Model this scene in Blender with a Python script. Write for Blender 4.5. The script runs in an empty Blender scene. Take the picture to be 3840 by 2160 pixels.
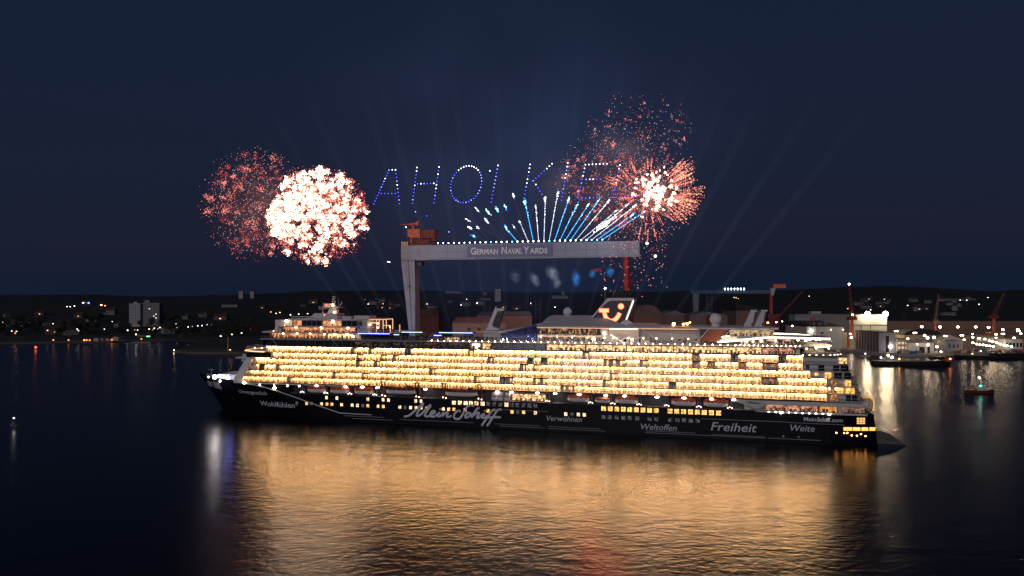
import bpy, bmesh, math, random
from mathutils import Vector, Matrix, noise
R = math.radians
rnd = random.Random(7)
sc = bpy.context.scene
COL = sc.collection

# ------------------------------------------------------------------ camera
cam_d = bpy.data.cameras.new('camera')
cam = bpy.data.objects.new('camera', cam_d)
COL.objects.link(cam)
CAM_H = 52.0
cam.location = (0, 0, CAM_H)
cam.rotation_euler = (R(90), 0, 0)
cam_d.sensor_width = 36
cam_d.lens = 24.0
cam_d.shift_y = 50 / 3840
cam_d.clip_start = 1.0
cam_d.clip_end = 20000
sc.camera = cam

# ------------------------------------------------------------------ dusk sky, afterglow
world = bpy.data.worlds.new('World')
sc.world = world
world.use_nodes = True
wn = world.node_tree.nodes
wl = world.node_tree.links
bg = wn['Background']
sky = wn.new('ShaderNodeTexSky')
sky.sky_type = 'NISHITA'
sky.sun_disc = False
sky.sun_elevation = R(-1.5)
sky.sun_rotation = R(200)
sky.altitude = 30
sky.air_density = 1.0
sky.dust_density = 0.3
sky.ozone_density = 3.0
wl.new(sky.outputs['Color'], bg.inputs['Color'])
bg.inputs['Strength'].default_value = 0.03
# even night glow of the town under the darkening sky
glow = wn.new('ShaderNodeBackground')
glow.inputs['Color'].default_value = (0.0066, 0.0120, 0.0290, 1)
glow.inputs['Strength'].default_value = 1.0
addn = wn.new('ShaderNodeAddShader')
wl.new(bg.outputs[0], addn.inputs[0])
wl.new(glow.outputs[0], addn.inputs[1])
wl.new(addn.outputs[0], wn['World Output'].inputs['Surface'])

sun_d = bpy.data.lights.new('afterglow', 'SUN')
sun_d.energy = 0.65
sun_d.specular_factor = 0.15
sun_d.angle = R(25)
sun_d.color = (0.95, 0.88, 0.96)
sun = bpy.data.objects.new('afterglow', sun_d)
COL.objects.link(sun)
sun.rotation_euler = (R(72), 0, R(-20))

sc.view_settings.view_transform = 'Standard'
sc.view_settings.look = 'None'
sc.view_settings.exposure = 0.0
sc.view_settings.gamma = 1.0
sc.render.engine = 'CYCLES'
sc.cycles.use_denoising = True
sc.cycles.sample_clamp_indirect = 6.0
sc.cycles.sample_clamp_direct = 0.0
sc.cycles.max_bounces = 5
sc.cycles.diffuse_bounces = 3
sc.cycles.glossy_bounces = 3
sc.cycles.transparent_max_bounces = 24
sc.cycles.volume_max_steps = 64
sc.cycles.use_light_tree = True
sc.cycles.caustics_reflective = False
sc.cycles.caustics_refractive = False


def at(px, py, Y):
    """survey: a point of the 3840x2160 photograph at true depth Y (metres) -> world."""
    return Vector(((px - 1920) / 2560 * Y, Y, CAM_H + (1130 - py) / 2560 * Y))


# ------------------------------------------------------------------ materials
MATS = {}


def mat(name, col, rough=0.6, metal=0.0, var=0.18, scale=0.6, coat=0.0, bump=0.0):
    if name in MATS:
        return MATS[name]
    m = bpy.data.materials.new(name)
    m.use_nodes = True
    nt = m.node_tree
    b = nt.nodes['Principled BSDF']
    b.inputs['Roughness'].default_value = rough
    b.inputs['Metallic'].default_value = metal
    b.inputs['Coat Weight'].default_value = coat
    tc = nt.nodes.new('ShaderNodeTexCoord')
    nz = nt.nodes.new('ShaderNodeTexNoise')
    nz.inputs['Scale'].default_value = scale
    nz.inputs['Detail'].default_value = 5
    nt.links.new(tc.outputs['Object'], nz.inputs['Vector'])
    mx = nt.nodes.new('ShaderNodeMix')
    mx.data_type = 'RGBA'
    mx.inputs['A'].default_value = (*[c * (1 - var) for c in col], 1)
    mx.inputs['B'].default_value = (*[min(1, c * (1 + var)) for c in col], 1)
    nt.links.new(nz.outputs['Fac'], mx.inputs['Factor'])
    nt.links.new(mx.outputs['Result'], b.inputs['Base Color'])
    if bump:
        bp = nt.nodes.new('ShaderNodeBump')
        bp.inputs['Strength'].default_value = bump
        nt.links.new(nz.outputs['Fac'], bp.inputs['Height'])
        nt.links.new(bp.outputs['Normal'], b.inputs['Normal'])
    MATS[name] = m
    return m


def emat(name, col, strength, sampling='AUTO', noisy=0.0, scale=(1, 1, 1), lo=0.35, hi=0.65, dark=(0.02, 0.01, 0.005)):
    """a light-giving surface; noisy > 0 breaks it up (people, curtains, furniture before the lamps)."""
    if name in MATS:
        return MATS[name]
    m = bpy.data.materials.new(name)
    m.use_nodes = True
    nt = m.node_tree
    nt.nodes.remove(nt.nodes['Principled BSDF'])
    out = nt.nodes['Material Output']
    e = nt.nodes.new('ShaderNodeEmission')
    e.inputs['Color'].default_value = (*col, 1)
    e.inputs['Strength'].default_value = strength
    nt.links.new(e.outputs[0], out.inputs['Surface'])
    if noisy:
        tc = nt.nodes.new('ShaderNodeTexCoord')
        mp = nt.nodes.new('ShaderNodeMapping')
        mp.inputs['Scale'].default_value = scale
        nz = nt.nodes.new('ShaderNodeTexNoise')
        nz.inputs['Scale'].default_value = 1.0
        nz.inputs['Detail'].default_value = 3
        nt.links.new(tc.outputs['Object'], mp.inputs['Vector'])
        nt.links.new(mp.outputs[0], nz.inputs['Vector'])
        cr = nt.nodes.new('ShaderNodeValToRGB')
        cr.color_ramp.elements[0].position = lo
        cr.color_ramp.elements[0].color = (*dark, 1)
        cr.color_ramp.elements[1].position = hi
        cr.color_ramp.elements[1].color = (*col, 1)
        nt.links.new(nz.outputs['Fac'], cr.inputs['Fac'])
        nt.links.new(cr.outputs['Color'], e.inputs['Color'])
    m.cycles.emission_sampling = sampling
    MATS[name] = m
    return m


def glass(name, tint, refl=0.12, rough=0.05, clear=None):
    if name in MATS:
        return MATS[name]
    m = bpy.data.materials.new(name)
    m.use_nodes = True
    nt = m.node_tree
    nt.nodes.remove(nt.nodes['Principled BSDF'])
    out = nt.nodes['Material Output']
    t = nt.nodes.new('ShaderNodeBsdfTransparent')
    t.inputs['Color'].default_value = (*tint, 1)
    g = nt.nodes.new('ShaderNodeBsdfGlossy')
    g.inputs['Roughness'].default_value = rough
    g.inputs['Color'].default_value = (0.8, 0.85, 0.9, 1)
    mx = nt.nodes.new('ShaderNodeMixShader')
    mx.inputs[0].default_value = refl
    nt.links.new(t.outputs[0], mx.inputs[1])
    nt.links.new(g.outputs[0], mx.inputs[2])
    nt.links.new(mx.outputs[0], out.inputs['Surface'])
    MATS[name] = m
    return m


# ------------------------------------------------------------------ mesh building
class MB:
    """collects boxes, bars, tubes, prisms; build() links them as ONE mesh object."""

    def __init__(self):
        self.v, self.f, self.m = [], [], []

    def add(self, vs, fs, mi=0):
        n = len(self.v)
        self.v += [tuple(p) for p in vs]
        self.f += [tuple(i + n for i in f) for f in fs]
        self.m += [mi] * len(fs)
        return self

    def box(self, x0, x1, y0, y1, z0, z1, mi=0):
        vs = [(x, y, z) for z in (z0, z1) for y in (y0, y1) for x in (x0, x1)]
        return self.add(vs, [(0, 2, 3, 1), (4, 5, 7, 6), (0, 1, 5, 4), (2, 6, 7, 3), (0, 4, 6, 2), (1, 3, 7, 5)], mi)

    def quad(self, a, b, c, d, mi=0):
        return self.add([a, b, c, d], [(0, 1, 2, 3)], mi)

    def prism(self, poly, y0, y1, mi=0, axis='y'):
        """polygon in the x-z plane (axis y) or the x-y plane (axis z), given thickness."""
        n = len(poly)
        if axis == 'y':
            vs = [(a, y0, b) for a, b in poly] + [(a, y1, b) for a, b in poly]
        elif axis == 'x':
            vs = [(y0, a, b) for a, b in poly] + [(y1, a, b) for a, b in poly]
        else:
            vs = [(a, b, y0) for a, b in poly] + [(a, b, y1) for a, b in poly]
        fs = [tuple(range(n)), tuple(range(2 * n - 1, n - 1, -1))]
        fs += [(i, (i + 1) % n, n + (i + 1) % n, n + i) for i in range(n)]
        return self.add(vs, fs, mi)

    def bar(self, a, b, w, h=None, mi=0):
        """a square bar from a to b."""
        a, b = Vector(a), Vector(b)
        h = h or w
        d = (b - a).normalized()
        up = Vector((0, 0, 1)) if abs(d.z) < 0.95 else Vector((0, 1, 0))
        s = d.cross(up).normalized() * w / 2
        u = s.cross(d).normalized() * h / 2
        vs = [p + i * s + j * u for p in (a, b) for j in (-1, 1) for i in (-1, 1)]
        return self.add(vs, [(0, 2, 3, 1), (4, 5, 7, 6), (0, 1, 5, 4), (2, 6, 7, 3), (0, 4, 6, 2), (1, 3, 7, 5)], mi)

    def tube(self, pts, rad, mi=0, n=8, flat=None):
        """round tube through pts; rad a number or a list; flat=(axis, factor) squashes it."""
        pts = [Vector(p) for p in pts]
        rads = rad if isinstance(rad, (list, tuple)) else [rad] * len(pts)
        rings = []
        for i, p in enumerate(pts):
            d = (pts[min(i + 1, len(pts) - 1)] - pts[max(i - 1, 0)]).normalized()
            up = Vector((0, 0, 1)) if abs(d.z) < 0.95 else Vector((0, 1, 0))
            if flat:
                up = Vector((0, 1, 0))
            s = d.cross(up).normalized()
            u = s.cross(d).normalized()
            ring = []
            for k in range(n):
                q = s * math.cos(k * math.tau / n) + u * math.sin(k * math.tau / n) * (flat if flat else 1)
                ring.append(p + q * rads[i])
            rings.append(ring)
        vs = [q for r in rings for q in r]
        fs = [(i * n + k, i * n + (k + 1) % n, (i + 1) * n + (k + 1) % n, (i + 1) * n + k) for i in range(len(pts) - 1) for k in range(n)]
        fs += [tuple(range(n)), tuple(range(len(vs) - 1, len(vs) - n - 1, -1))]
        return self.add(vs, fs, mi)

    def ball(self, c, r, mi=0, n=10, rings=6, sz=1.0):
        c = Vector(c)
        vs = [c + Vector((0, 0, r * sz))]
        for i in range(1, rings):
            t = math.pi * i / rings
            for k in range(n):
                p = k * math.tau / n
                vs.append(c + Vector((r * math.sin(t) * math.cos(p), r * math.sin(t) * math.sin(p), r * sz * math.cos(t))))
        vs.append(c - Vector((0, 0, r * sz)))
        fs = [(0, 1 + k, 1 + (k + 1) % n) for k in range(n)]
        for i in range(rings - 2):
            a, b = 1 + i * n, 1 + (i + 1) * n
            fs += [(a + k, b + k, b + (k + 1) % n, a + (k + 1) % n) for k in range(n)]
        a = 1 + (rings - 2) * n
        fs += [(a + k, len(vs) - 1, a + (k + 1) % n) for k in range(n)]
        return self.add(vs, fs, mi)

    def tet(self, c, r, mi=0, rn=rnd):
        c = Vector(c)
        a = rn.random() * 6.283
        t = [(1, 1, 1), (1, -1, -1), (-1, 1, -1), (-1, -1, 1)]
        ca, sa = math.cos(a) * r * .8, math.sin(a) * r * .8
        vs = [c + Vector((p[0] * ca - p[1] * sa, p[0] * sa + p[1] * ca, p[2] * r * .8)) for p in t]
        return self.add(vs, [(0, 1, 2), (0, 2, 3), (0, 3, 1), (1, 3, 2)], mi)

    def frustum(self, lo, hi, mi=0):
        """lo, hi = (x0, x1, y0, y1, z)"""
        vs = []
        for x0, x1, y0, y1, z in (lo, hi):
            vs += [(x0, y0, z), (x1, y0, z), (x0, y1, z), (x1, y1, z)]
        return self.add(vs, [(0, 2, 3, 1), (4, 5, 7, 6), (0, 1, 5, 4), (2, 6, 7, 3), (0, 4, 6, 2), (1, 3, 7, 5)], mi)

    def mesh(self, name, mats, smooth=False):
        me = bpy.data.meshes.new(name)
        me.from_pydata(self.v, [], self.f)
        for m in (mats if isinstance(mats, (list, tuple)) else [mats]):
            me.materials.append(m)
        for p, i in zip(me.polygons, self.m):
            p.material_index = i
            p.use_smooth = smooth
        me.update()
        return me

    def build(self, name, mats, parent=None, smooth=False):
        return link(name, self.mesh(name, mats, smooth), parent)


def link(name, data, parent=None):
    o = bpy.data.objects.new(name, data)
    COL.objects.link(o)
    if parent is not None:
        o.parent = parent
    return o


def tag(o, label=None, cat=None, group=None, kind=None):
    if label:
        o['label'] = label
    if cat:
        o['category'] = cat
    if group:
        o['group'] = group
    if kind:
        o['kind'] = kind
    return o


def empty(name, loc=(0, 0, 0), rz=0.0):
    o = bpy.data.objects.new(name, None)
    COL.objects.link(o)
    o.location = loc
    o.rotation_euler = (0, 0, rz)
    return o


def copy_tree(o, parent=None):
    c = o.copy()
    COL.objects.link(c)
    c.parent = parent
    for ch in [k for k in COL.objects if k.parent == o]:
        copy_tree(ch, c)
    return c


ORD = ('first second third fourth fifth sixth seventh eighth ninth tenth eleventh twelfth thirteenth fourteenth fifteenth sixteenth '
       'seventeenth eighteenth nineteenth twentieth').split()
TENS = {2: 'twenty', 3: 'thirty', 4: 'forty', 5: 'fifty', 6: 'sixty'}
TENTH = {3: 'thirtieth', 4: 'fortieth', 5: 'fiftieth', 6: 'sixtieth'}


def nth(i):
    """0 -> first"""
    if i < 20:
        return ORD[i]
    n = i + 1
    return TENTH[n // 10] if n % 10 == 0 else TENS[n // 10] + '-' + ORD[n % 10 - 1]


def spline(pts, k=4):
    """Catmull-Rom through the points"""
    P = [Vector(p) for p in pts]
    P = [2 * P[0] - P[1]] + P + [2 * P[-1] - P[-2]]
    out = []
    for i in range(1, len(P) - 2):
        for s in range(k):
            t = s / k
            a, b, c, d = P[i - 1:i + 3]
            out.append(0.5 * ((2 * b) + (c - a) * t + (2 * a - 5 * b + 4 * c - d) * t * t + (3 * b - a - 3 * c + d) * t ** 3))
    out.append(P[-2])
    return out


def text_mesh(body, shear=0.0, bold=0.0, depth=0.0):
    cu = bpy.data.curves.new('lettering', 'FONT')
    cu.body = body
    cu.size = 1.0
    cu.shear = shear
    cu.offset = bold
    cu.extrude = depth
    cu.resolution_u = 3
    o = bpy.data.objects.new('lettering', cu)
    COL.objects.link(o)
    dg = bpy.context.evaluated_depsgraph_get()
    dg.update()
    me = bpy.data.meshes.new_from_object(o.evaluated_get(dg))
    bpy.data.objects.remove(o)
    bpy.data.curves.remove(cu)
    return me


def text_extent(me):
    xs = [v.co.x for v in me.vertices]
    ys = [v.co.y for v in me.vertices]
    return min(xs), max(xs), min(ys), max(ys)


# plain paints and metals
WHITE = mat('white paint', (0.72, 0.70, 0.68), 0.45, var=0.08)
OFFWHITE = mat('weathered white paint', (0.55, 0.54, 0.52), 0.55, var=0.15, scale=0.3)
GREY = mat('grey paint', (0.25, 0.25, 0.26), 0.6)
DARKGREY = mat('dark grey paint', (0.07, 0.07, 0.08), 0.55)
BLACK = mat('black paint', (0.012, 0.012, 0.014), 0.5)
NAVY = mat('dark blue hull paint', (0.0040, 0.0045, 0.009), 0.42, var=0.45, scale=0.14, bump=0.08)
NAVY.node_tree.nodes['Principled BSDF'].inputs['Specular IOR Level'].default_value = 0.12
NAVYF = mat('dark blue funnel paint', (0.009, 0.006, 0.018), 0.35, var=0.2)
CREAM = mat('cream wall', (0.80, 0.76, 0.68), 0.6, var=0.06)
WOOD = mat('teak deck', (0.22, 0.12, 0.06), 0.6)
DECKGREY = mat('grey deck', (0.16, 0.15, 0.15), 0.7)
ORANGE = mat('orange paint', (0.55, 0.10, 0.03), 0.5)
RED = mat('red paint', (0.36, 0.035, 0.02), 0.5)
DARKRED = mat('dark red paint', (0.16, 0.028, 0.02), 0.6)
TERRA = mat('terracotta panel', (0.40, 0.11, 0.05), 0.6)
SILVER = mat('silver lettering', (0.62, 0.63, 0.66), 0.5, var=0.05)
DARKGLASS = mat('dark window glass', (0.012, 0.013, 0.016), 0.12, var=0.2)
PANE = glass('clear pane', (0.93, 0.94, 0.93), 0.07)
RAILGLASS = glass('railing glass', (0.86, 0.88, 0.82), 0.10)
SMOKEGLASS = glass('smoked windscreen', (0.55, 0.55, 0.58), 0.12)
# things that give off light
LAMP_W = emat('white lamp', (1.0, 0.93, 0.84), 30)
LAMP_WARM = emat('warm lamp', (1.0, 0.70, 0.38), 24)
LAMP_ORANGE = emat('orange lamp', (1.0, 0.36, 0.08), 20)
LAMP_RED = emat('red lamp', (1.0, 0.10, 0.04), 5)
LAMP_BLUE = emat('blue lamp', (0.22, 0.25, 1.0), 12)
LAMP_GREEN = emat('green lamp', (0.05, 1.0, 0.55), 14)
NEON_BLUE = emat('blue neon', (0.03, 0.06, 1.0), 5.0)
NEON_CORE = emat('bright neon core', (0.45, 0.60, 1.0), 5.0)
BALC_LAMP = emat('balcony wall lamp', (1.0, 0.525, 0.205), 62)
BALC_LAMP_SOFT = emat('softer balcony lamp', (1.0, 0.50, 0.17), 42)
BALC_LAMP_HARD = emat('brighter balcony lamp', (1.0, 0.56, 0.24), 80)
STRIP = emat('deck edge light strip', (1.0, 0.82, 0.62), 7)
CABIN = emat('lit cabin window', (1.0, 0.60, 0.26), 2.2, 'NONE', 1, (1.3, 0.3, 1.6), 0.34, 0.56, (0.40, 0.20, 0.07))
CABIN_DIM = emat('dim cabin window', (1.0, 0.40, 0.12), 0.9, 'NONE', 1, (1.6, 0.3, 1.3), 0.4, 0.62, (0.10, 0.035, 0.01))
INT_WARM = emat('warm restaurant interior', (1.0, 0.62, 0.27), 2.3, 'AUTO', 1, (0.9, 0.5, 1.5), 0.36, 0.66, (0.16, 0.07, 0.02))
INT_PINK = emat('pink lit interior', (1.0, 0.45, 0.27), 1.1, 'AUTO', 1, (0.7, 0.5, 1.2), 0.36, 0.68, (0.10, 0.03, 0.02))
INT_DIM = emat('dim interior', (1.0, 0.55, 0.40), 0.45, 'NONE', 1, (0.8, 0.6, 1.4), 0.46, 0.75, (0.035, 0.025, 0.025))
INT_DARK = emat('unlit interior', (0.5, 0.5, 0.55), 0.06, 'NONE', 1, (0.3, 0.3, 0.9), 0.4, 0.8, (0.02, 0.02, 0.025))
INT_WHITE = emat('bright white interior', (1.0, 0.86, 0.72), 2.4, 'AUTO', 1, (0.8, 0.5, 1.0), 0.3, 0.55, (0.3, 0.2, 0.15))
INT_BLUE = emat('violet lit interior', (0.30, 0.32, 0.66), 0.15, 'NONE', 1, (0.7, 0.6, 0.9), 0.35, 0.7, (0.05, 0.05, 0.16))
INT_GRID = emat('gym interior', (0.75, 0.80, 1.0), 0.16, 'NONE', 1, (0.6, 0.5, 1.0), 0.4, 0.7, (0.02, 0.02, 0.03))
HULLWIN = emat('lit hull window', (1.0, 0.72, 0.42), 2.2, 'NONE', 1, (1.6, 0.2, 1.2), 0.36, 0.56, (0.18, 0.08, 0.03))
HULLWIN_O = emat('amber hull window', (1.0, 0.50, 0.13), 2.2, 'NONE', 1, (1.4, 0.2, 1.4), 0.34, 0.56, (0.26, 0.10, 0.02))
HULLWIN_D = emat('dim hull window', (0.55, 0.55, 0.60), 0.20, 'NONE', 1, (1.4, 0.2, 1.2), 0.36, 0.6, (0.06, 0.05, 0.05))
GOLDWIN = emat('gold stern window', (1.0, 0.52, 0.13), 1.9, 'AUTO', 1, (1.2, .5, .9), .3, .5, (.5, .22, .04))
SMILE = emat('illuminated smile sign', (1.0, 0.56, 0.25), 1.5)
SMILE_RIM = emat('red sign rim', (1.0, 0.05, 0.012), 1.5, 'NONE')

# ================================================================== SETTING
# ---- terrain
RIDGE = [(-2500, 1106), (-600, 1104), (0, 1106), (300, 1105), (600, 1111), (850, 1107), (1050, 1099), (1200, 1091), (1500, 1089), (1750, 1092), (2000, 1096),
         (2300, 1096), (2600, 1092), (2900, 1089), (3050, 1083), (3180, 1076), (3330, 1072), (3450, 1076), (3600, 1088), (3700, 1092), (3840, 1088), (4500, 1085), (6500, 1095)]
RY = 3200.0


def ridge(x):
    px = 1920 + x * 2560 / RY
    for (a, ya), (b, yb) in zip(RIDGE, RIDGE[1:]):
        if px <= b:
            t = max(0, (px - a) / (b - a))
            t = t * t * (3 - 2 * t)
            return CAM_H + (1130 - (ya + (yb - ya) * t)) / 2560 * RY
    return 90.0


def hill_h(x, y):
    t = (y - 980) / (RY - 980)
    if t <= 0:
        return 2.0
    xs = x * RY / max(y, 1)
    if t > 1:
        return ridge(x) - (t - 1) * 60
    s = t ** 1.25
    n = noise.noise((x * .004, y * .004, 0)) * 9 * min(1, t * 4) * (1 - t)
    tre = (noise.noise((x * .03, y * .03, 3)) + .6 * noise.noise((x * .09, y * .09, 5))) * (1.2 + 3.0 * t)
    return 2 + (ridge(x) - 2) * s + n + tre


def ground(px, py, h=0.0):
    """where the sight line through a photo point meets the terrain (raised by h)."""
    dz = (1130 - py) / 2560
    y = 640.0
    while y < 3400:
        g = hill_h((px - 1920) / 2560 * y, y)
        if CAM_H + dz * y <= g + h:
            break
        y += 6
    x = (px - 1920) / 2560 * y
    return Vector((x, y, hill_h(x, y)))


GROUND = mat('dark night ground', (0.030, 0.027, 0.024), 0.9, var=0.5, scale=0.02)
HILL = mat('wooded hillside', (0.007, 0.008, 0.007), 0.95, var=0.5, scale=0.01)
QUAY = mat('quay concrete', (0.26, 0.23, 0.20), 0.85, var=0.4, scale=0.05)
SAND = mat('beach sand', (0.10, 0.085, 0.07), 0.9, var=0.4, scale=0.03)

b = MB()
ys = [975 + i * 28 for i in range(81)] + [3300, 3600, 4200, 5200]
xs_ = [-1.35 + i * 0.0125 for i in range(217)]
nx = len(xs_)
for y in ys:
    for s in xs_:
        x = s * y
        b.v.append((x, y, hill_h(x, y) if y > 976 else 1.0))
for j in range(len(ys) - 1):
    for i in range(nx - 1):
        b.f.append((j * nx + i, j * nx + i + 1, (j + 1) * nx + i + 1, (j + 1) * nx + i))
        b.m.append(0)
tag(b.build('hills', HILL, smooth=True), kind='structure')

coast = [(-1600, 780), (-900, 800), (-616, 822), (-543, 859), (-459, 905), (-395, 870), (-345, 700), (-318, 672), (-266, 668), (-195, 560), (-150, 425), (150, 405), (300, 715),
         (338, 722), (352, 655), (372, 640), (440, 636), (520, 648), (900, 645), (1700, 640)]
b = MB()
b.prism(coast + [(1700, 1000), (-1600, 1000)], -3, 1.8, axis='z')
tag(b.build('ground', GROUND), kind='structure')
b = MB()
b.prism([(-345, 699), (-318, 671), (-266, 667), (-240, 640), (-225, 655), (-262, 690), (-330, 720)], 0.05, 2.1, axis='z')
b.prism([(-1590, 779), (-900, 799), (-616, 821), (-543, 858), (-459, 904), (-450, 912), (-540, 872), (-620, 836), (-900, 815), (-1590, 800)], 0.05, 2.05, axis='z')
tag(b.build('beach', SAND), kind='structure')
b = MB()
b.prism([(-150, 424), (150, 404), (300, 714), (338, 721), (352, 654), (372, 639), (440, 635), (520, 647), (900, 644), (900, 900), (-150, 900)], -2.5, 2.4, axis='z')
tag(b.build('quay_ground', QUAY), kind='structure')

# ---- water
m = bpy.data.materials.new('harbour water')
m.use_nodes = True
nt = m.node_tree
pb = nt.nodes['Principled BSDF']
pb.inputs['Base Color'].default_value = (0.002, 0.003, 0.005, 1)
pb.inputs['Roughness'].default_value = 0.205
pb.inputs['Specular IOR Level'].default_value = 0.42
pb.inputs['IOR'].default_value = 1.33
tc = nt.nodes.new('ShaderNodeTexCoord')


def wave(scale, rot, detail, stretch):
    mp = nt.nodes.new('ShaderNodeMapping')
    mp.inputs['Rotation'].default_value = (0, 0, R(rot))
    mp.inputs['Scale'].default_value = (scale * stretch, scale, scale)
    nz = nt.nodes.new('ShaderNodeTexNoise')
    nz.inputs['Scale'].default_value = 1.0
    nz.inputs['Detail'].default_value = detail
    nz.inputs['Roughness'].default_value = 0.55
    nz.inputs['Distortion'].default_value = 0.25
    nt.links.new(tc.outputs['Object'], mp.inputs['Vector'])
    nt.links.new(mp.outputs[0], nz.inputs['Vector'])
    return nz.outputs['Fac']


def math_node(op, a, c):
    n = nt.nodes.new('ShaderNodeMath')
    n.operation = op
    for i, q in enumerate((a, c)):
        if isinstance(q, (int, float)):
            n.inputs[i].default_value = q
        else:
            nt.links.new(q, n.inputs[i])
    return n.outputs[0]


calm = wave(0.011, 20, 1, 0.6)          # calm and ruffled patches
amp = math_node('MULTIPLY_ADD', calm, 1.0)
amp.node.inputs[2].default_value = 0.25
h = math_node('ADD', math_node('MULTIPLY', wave(0.21, 8, 3, 0.60), 0.30), math_node('MULTIPLY', wave(0.75, -14, 3, 0.75), 0.20))
h = math_node('MULTIPLY', h, amp)
bp = nt.nodes.new('ShaderNodeBump')
bp.inputs['Strength'].default_value = 1.0
bp.inputs['Distance'].default_value = 0.75
nt.links.new(h, bp.inputs['Height'])
nt.links.new(bp.outputs['Normal'], pb.inputs['Normal'])
b = MB()
b.quad((-6000, -400, 0), (6000, -400, 0), (6000, 6000, 0), (-6000, 6000, 0))
tag(b.build('water', m), kind='structure')

# ================================================================== CRUISE SHIP  (local x: stern -> bow, +y: port side, z up)
ship = empty('cruise_ship', (134.1, 261.3, 0), R(165.6))
tag(ship, 'huge dark blue cruise ship lying across the harbour with rows of brightly lit balconies', 'cruise ship')
SHIP_M = Matrix.Translation((134.1, 261.3, 0)) @ Matrix.Rotation(R(165.6), 4, 'Z')


def stem_x(z):
    return 284 + 13 * (max(z, 0) / 16) ** 1.2


def hull_y(x, z):
    zz = max(0.0, min(16.0, z))
    run = 66 - 18 * zz / 16
    t = max(0.0, min(1.0, (stem_x(z) - x) / run))
    w = 18 * (1 - (1 - t) ** 2.1)
    if x < 16:
        w *= 1 - 0.17 * (1 - max(0, x + 1.7 - .12 * zz) / 18) ** 2
    if z < 0:
        w *= 0.97
    return w


us = [0, .004, .01, .02, .035, .055] + [.08 + i * .04 for i in range(16)] + [.71 + i * .0145 for i in range(20)] + [1.0]
b = MB()
zs = [-2, 0, 1.2, 2.6, 4.5, 7, 9.3, 11.3]
n = len(us)
for side in (1, -1):
    base = len(b.v)
    for z in zs:
        xt, xe = -1.7 + .12 * max(z, 0), stem_x(z)
        for u in us:
            x = xt + (xe - xt) * u
            b.v.append((x, side * hull_y(x, z), z))
    for j in range(len(zs) - 1):
        for i in range(n - 1):
            f = (base + j * n + i, base + j * n + i + 1, base + (j + 1) * n + i + 1, base + (j + 1) * n + i)
            b.f.append(f)
            b.m.append(0)
k = len(zs) * n
for j in range(len(zs) - 1):        # transom
    b.f.append((j * n, (j + 1) * n, k + (j + 1) * n, k + j * n))
    b.m.append(0)
top = (len(zs) - 1) * n
for i in range(n - 1):              # boat deck
    b.f.append((top + i, top + i + 1, k + top + i + 1, k + top + i))
    b.m.append(1)
# raised bow
zb = [11.3, 12.8, 14.2, 15.2, 16.3]
ub = [i / 26 for i in range(27)]
starts = []
for side in (1, -1):
    starts.append(len(b.v))
    for z in zb:
        for u in ub:
            x = 236 + (stem_x(z) - 236) * (u ** .8)
            zt = z if z < 16 else 15.7 + .9 * u
            b.v.append((x, side * hull_y(x, min(zt, 16)), zt))
    for j in range(len(zb) - 1):
        for i in range(26):
            q = starts[-1] + j * 27 + i
            b.f.append((q, q + 1, q + 28, q + 27))
            b.m.append(0)
for i in range(26):                 # forecastle deck and the step down to the boat deck
    b.f.append((starts[0] + 81 + i, starts[0] + 82 + i, starts[1] + 82 + i, starts[1] + 81 + i))
    b.m.append(1)
b.f.append((starts[0], starts[0] + 81, starts[1] + 81, starts[1]))
b.m.append(0)
hull = b.build('hull', [NAVY, DECKGREY], ship)
hull['label'] = 'dark blue hull with silver lettering'


def lettering(body, x0, x1, z0, cap, shear=0.0, bold=0.0, name='lettering'):
    me = text_mesh(body, shear, bold)
    a, c, d, e = text_extent(me)
    sx = (x0 - x1) / (c - a)
    sz = cap / 0.70
    for v in me.vertices:
        x = x0 - (v.co.x - a) * sx
        z = z0 + v.co.y * sz
        v.co = (x, hull_y(x, z) + 0.07, z)
    me.materials.append(SILVER)
    return link(name, me, hull)


lettering('Unvergesslich', 264.3, 247.3, 9.95, 1.75, 0.0, 0.0)
lettering('Wohlfühlen', 252.2, 233.0, 4.85, 2.3, 0.0, 0.008)
lettering('®', 232.6, 231.4, 6.0, 1.6)
lettering('Verwöhnen', 119.5, 105.2, 4.25, 2.05, 0.22)
lettering('Weltoffen', 82.3, 68.8, 2.45, 2.3, 0.22)
lettering('Freiheit', 56.3, 39.8, 3.3, 3.2, 0.22, 0.004)
lettering('Weite', 28.2, 19.9, 4.45, 2.3, 0.22)
lettering('Mein', 23.6, 19.4, 8.3, 1.35, 0.0, 0.018)
lettering('Schiff', 19.15, 14.7, 8.3, 1.35, 0.0, 0.035)
lettering('.com', 14.6, 10.4, 8.3, 1.35, 0.0, 0.014)
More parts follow.
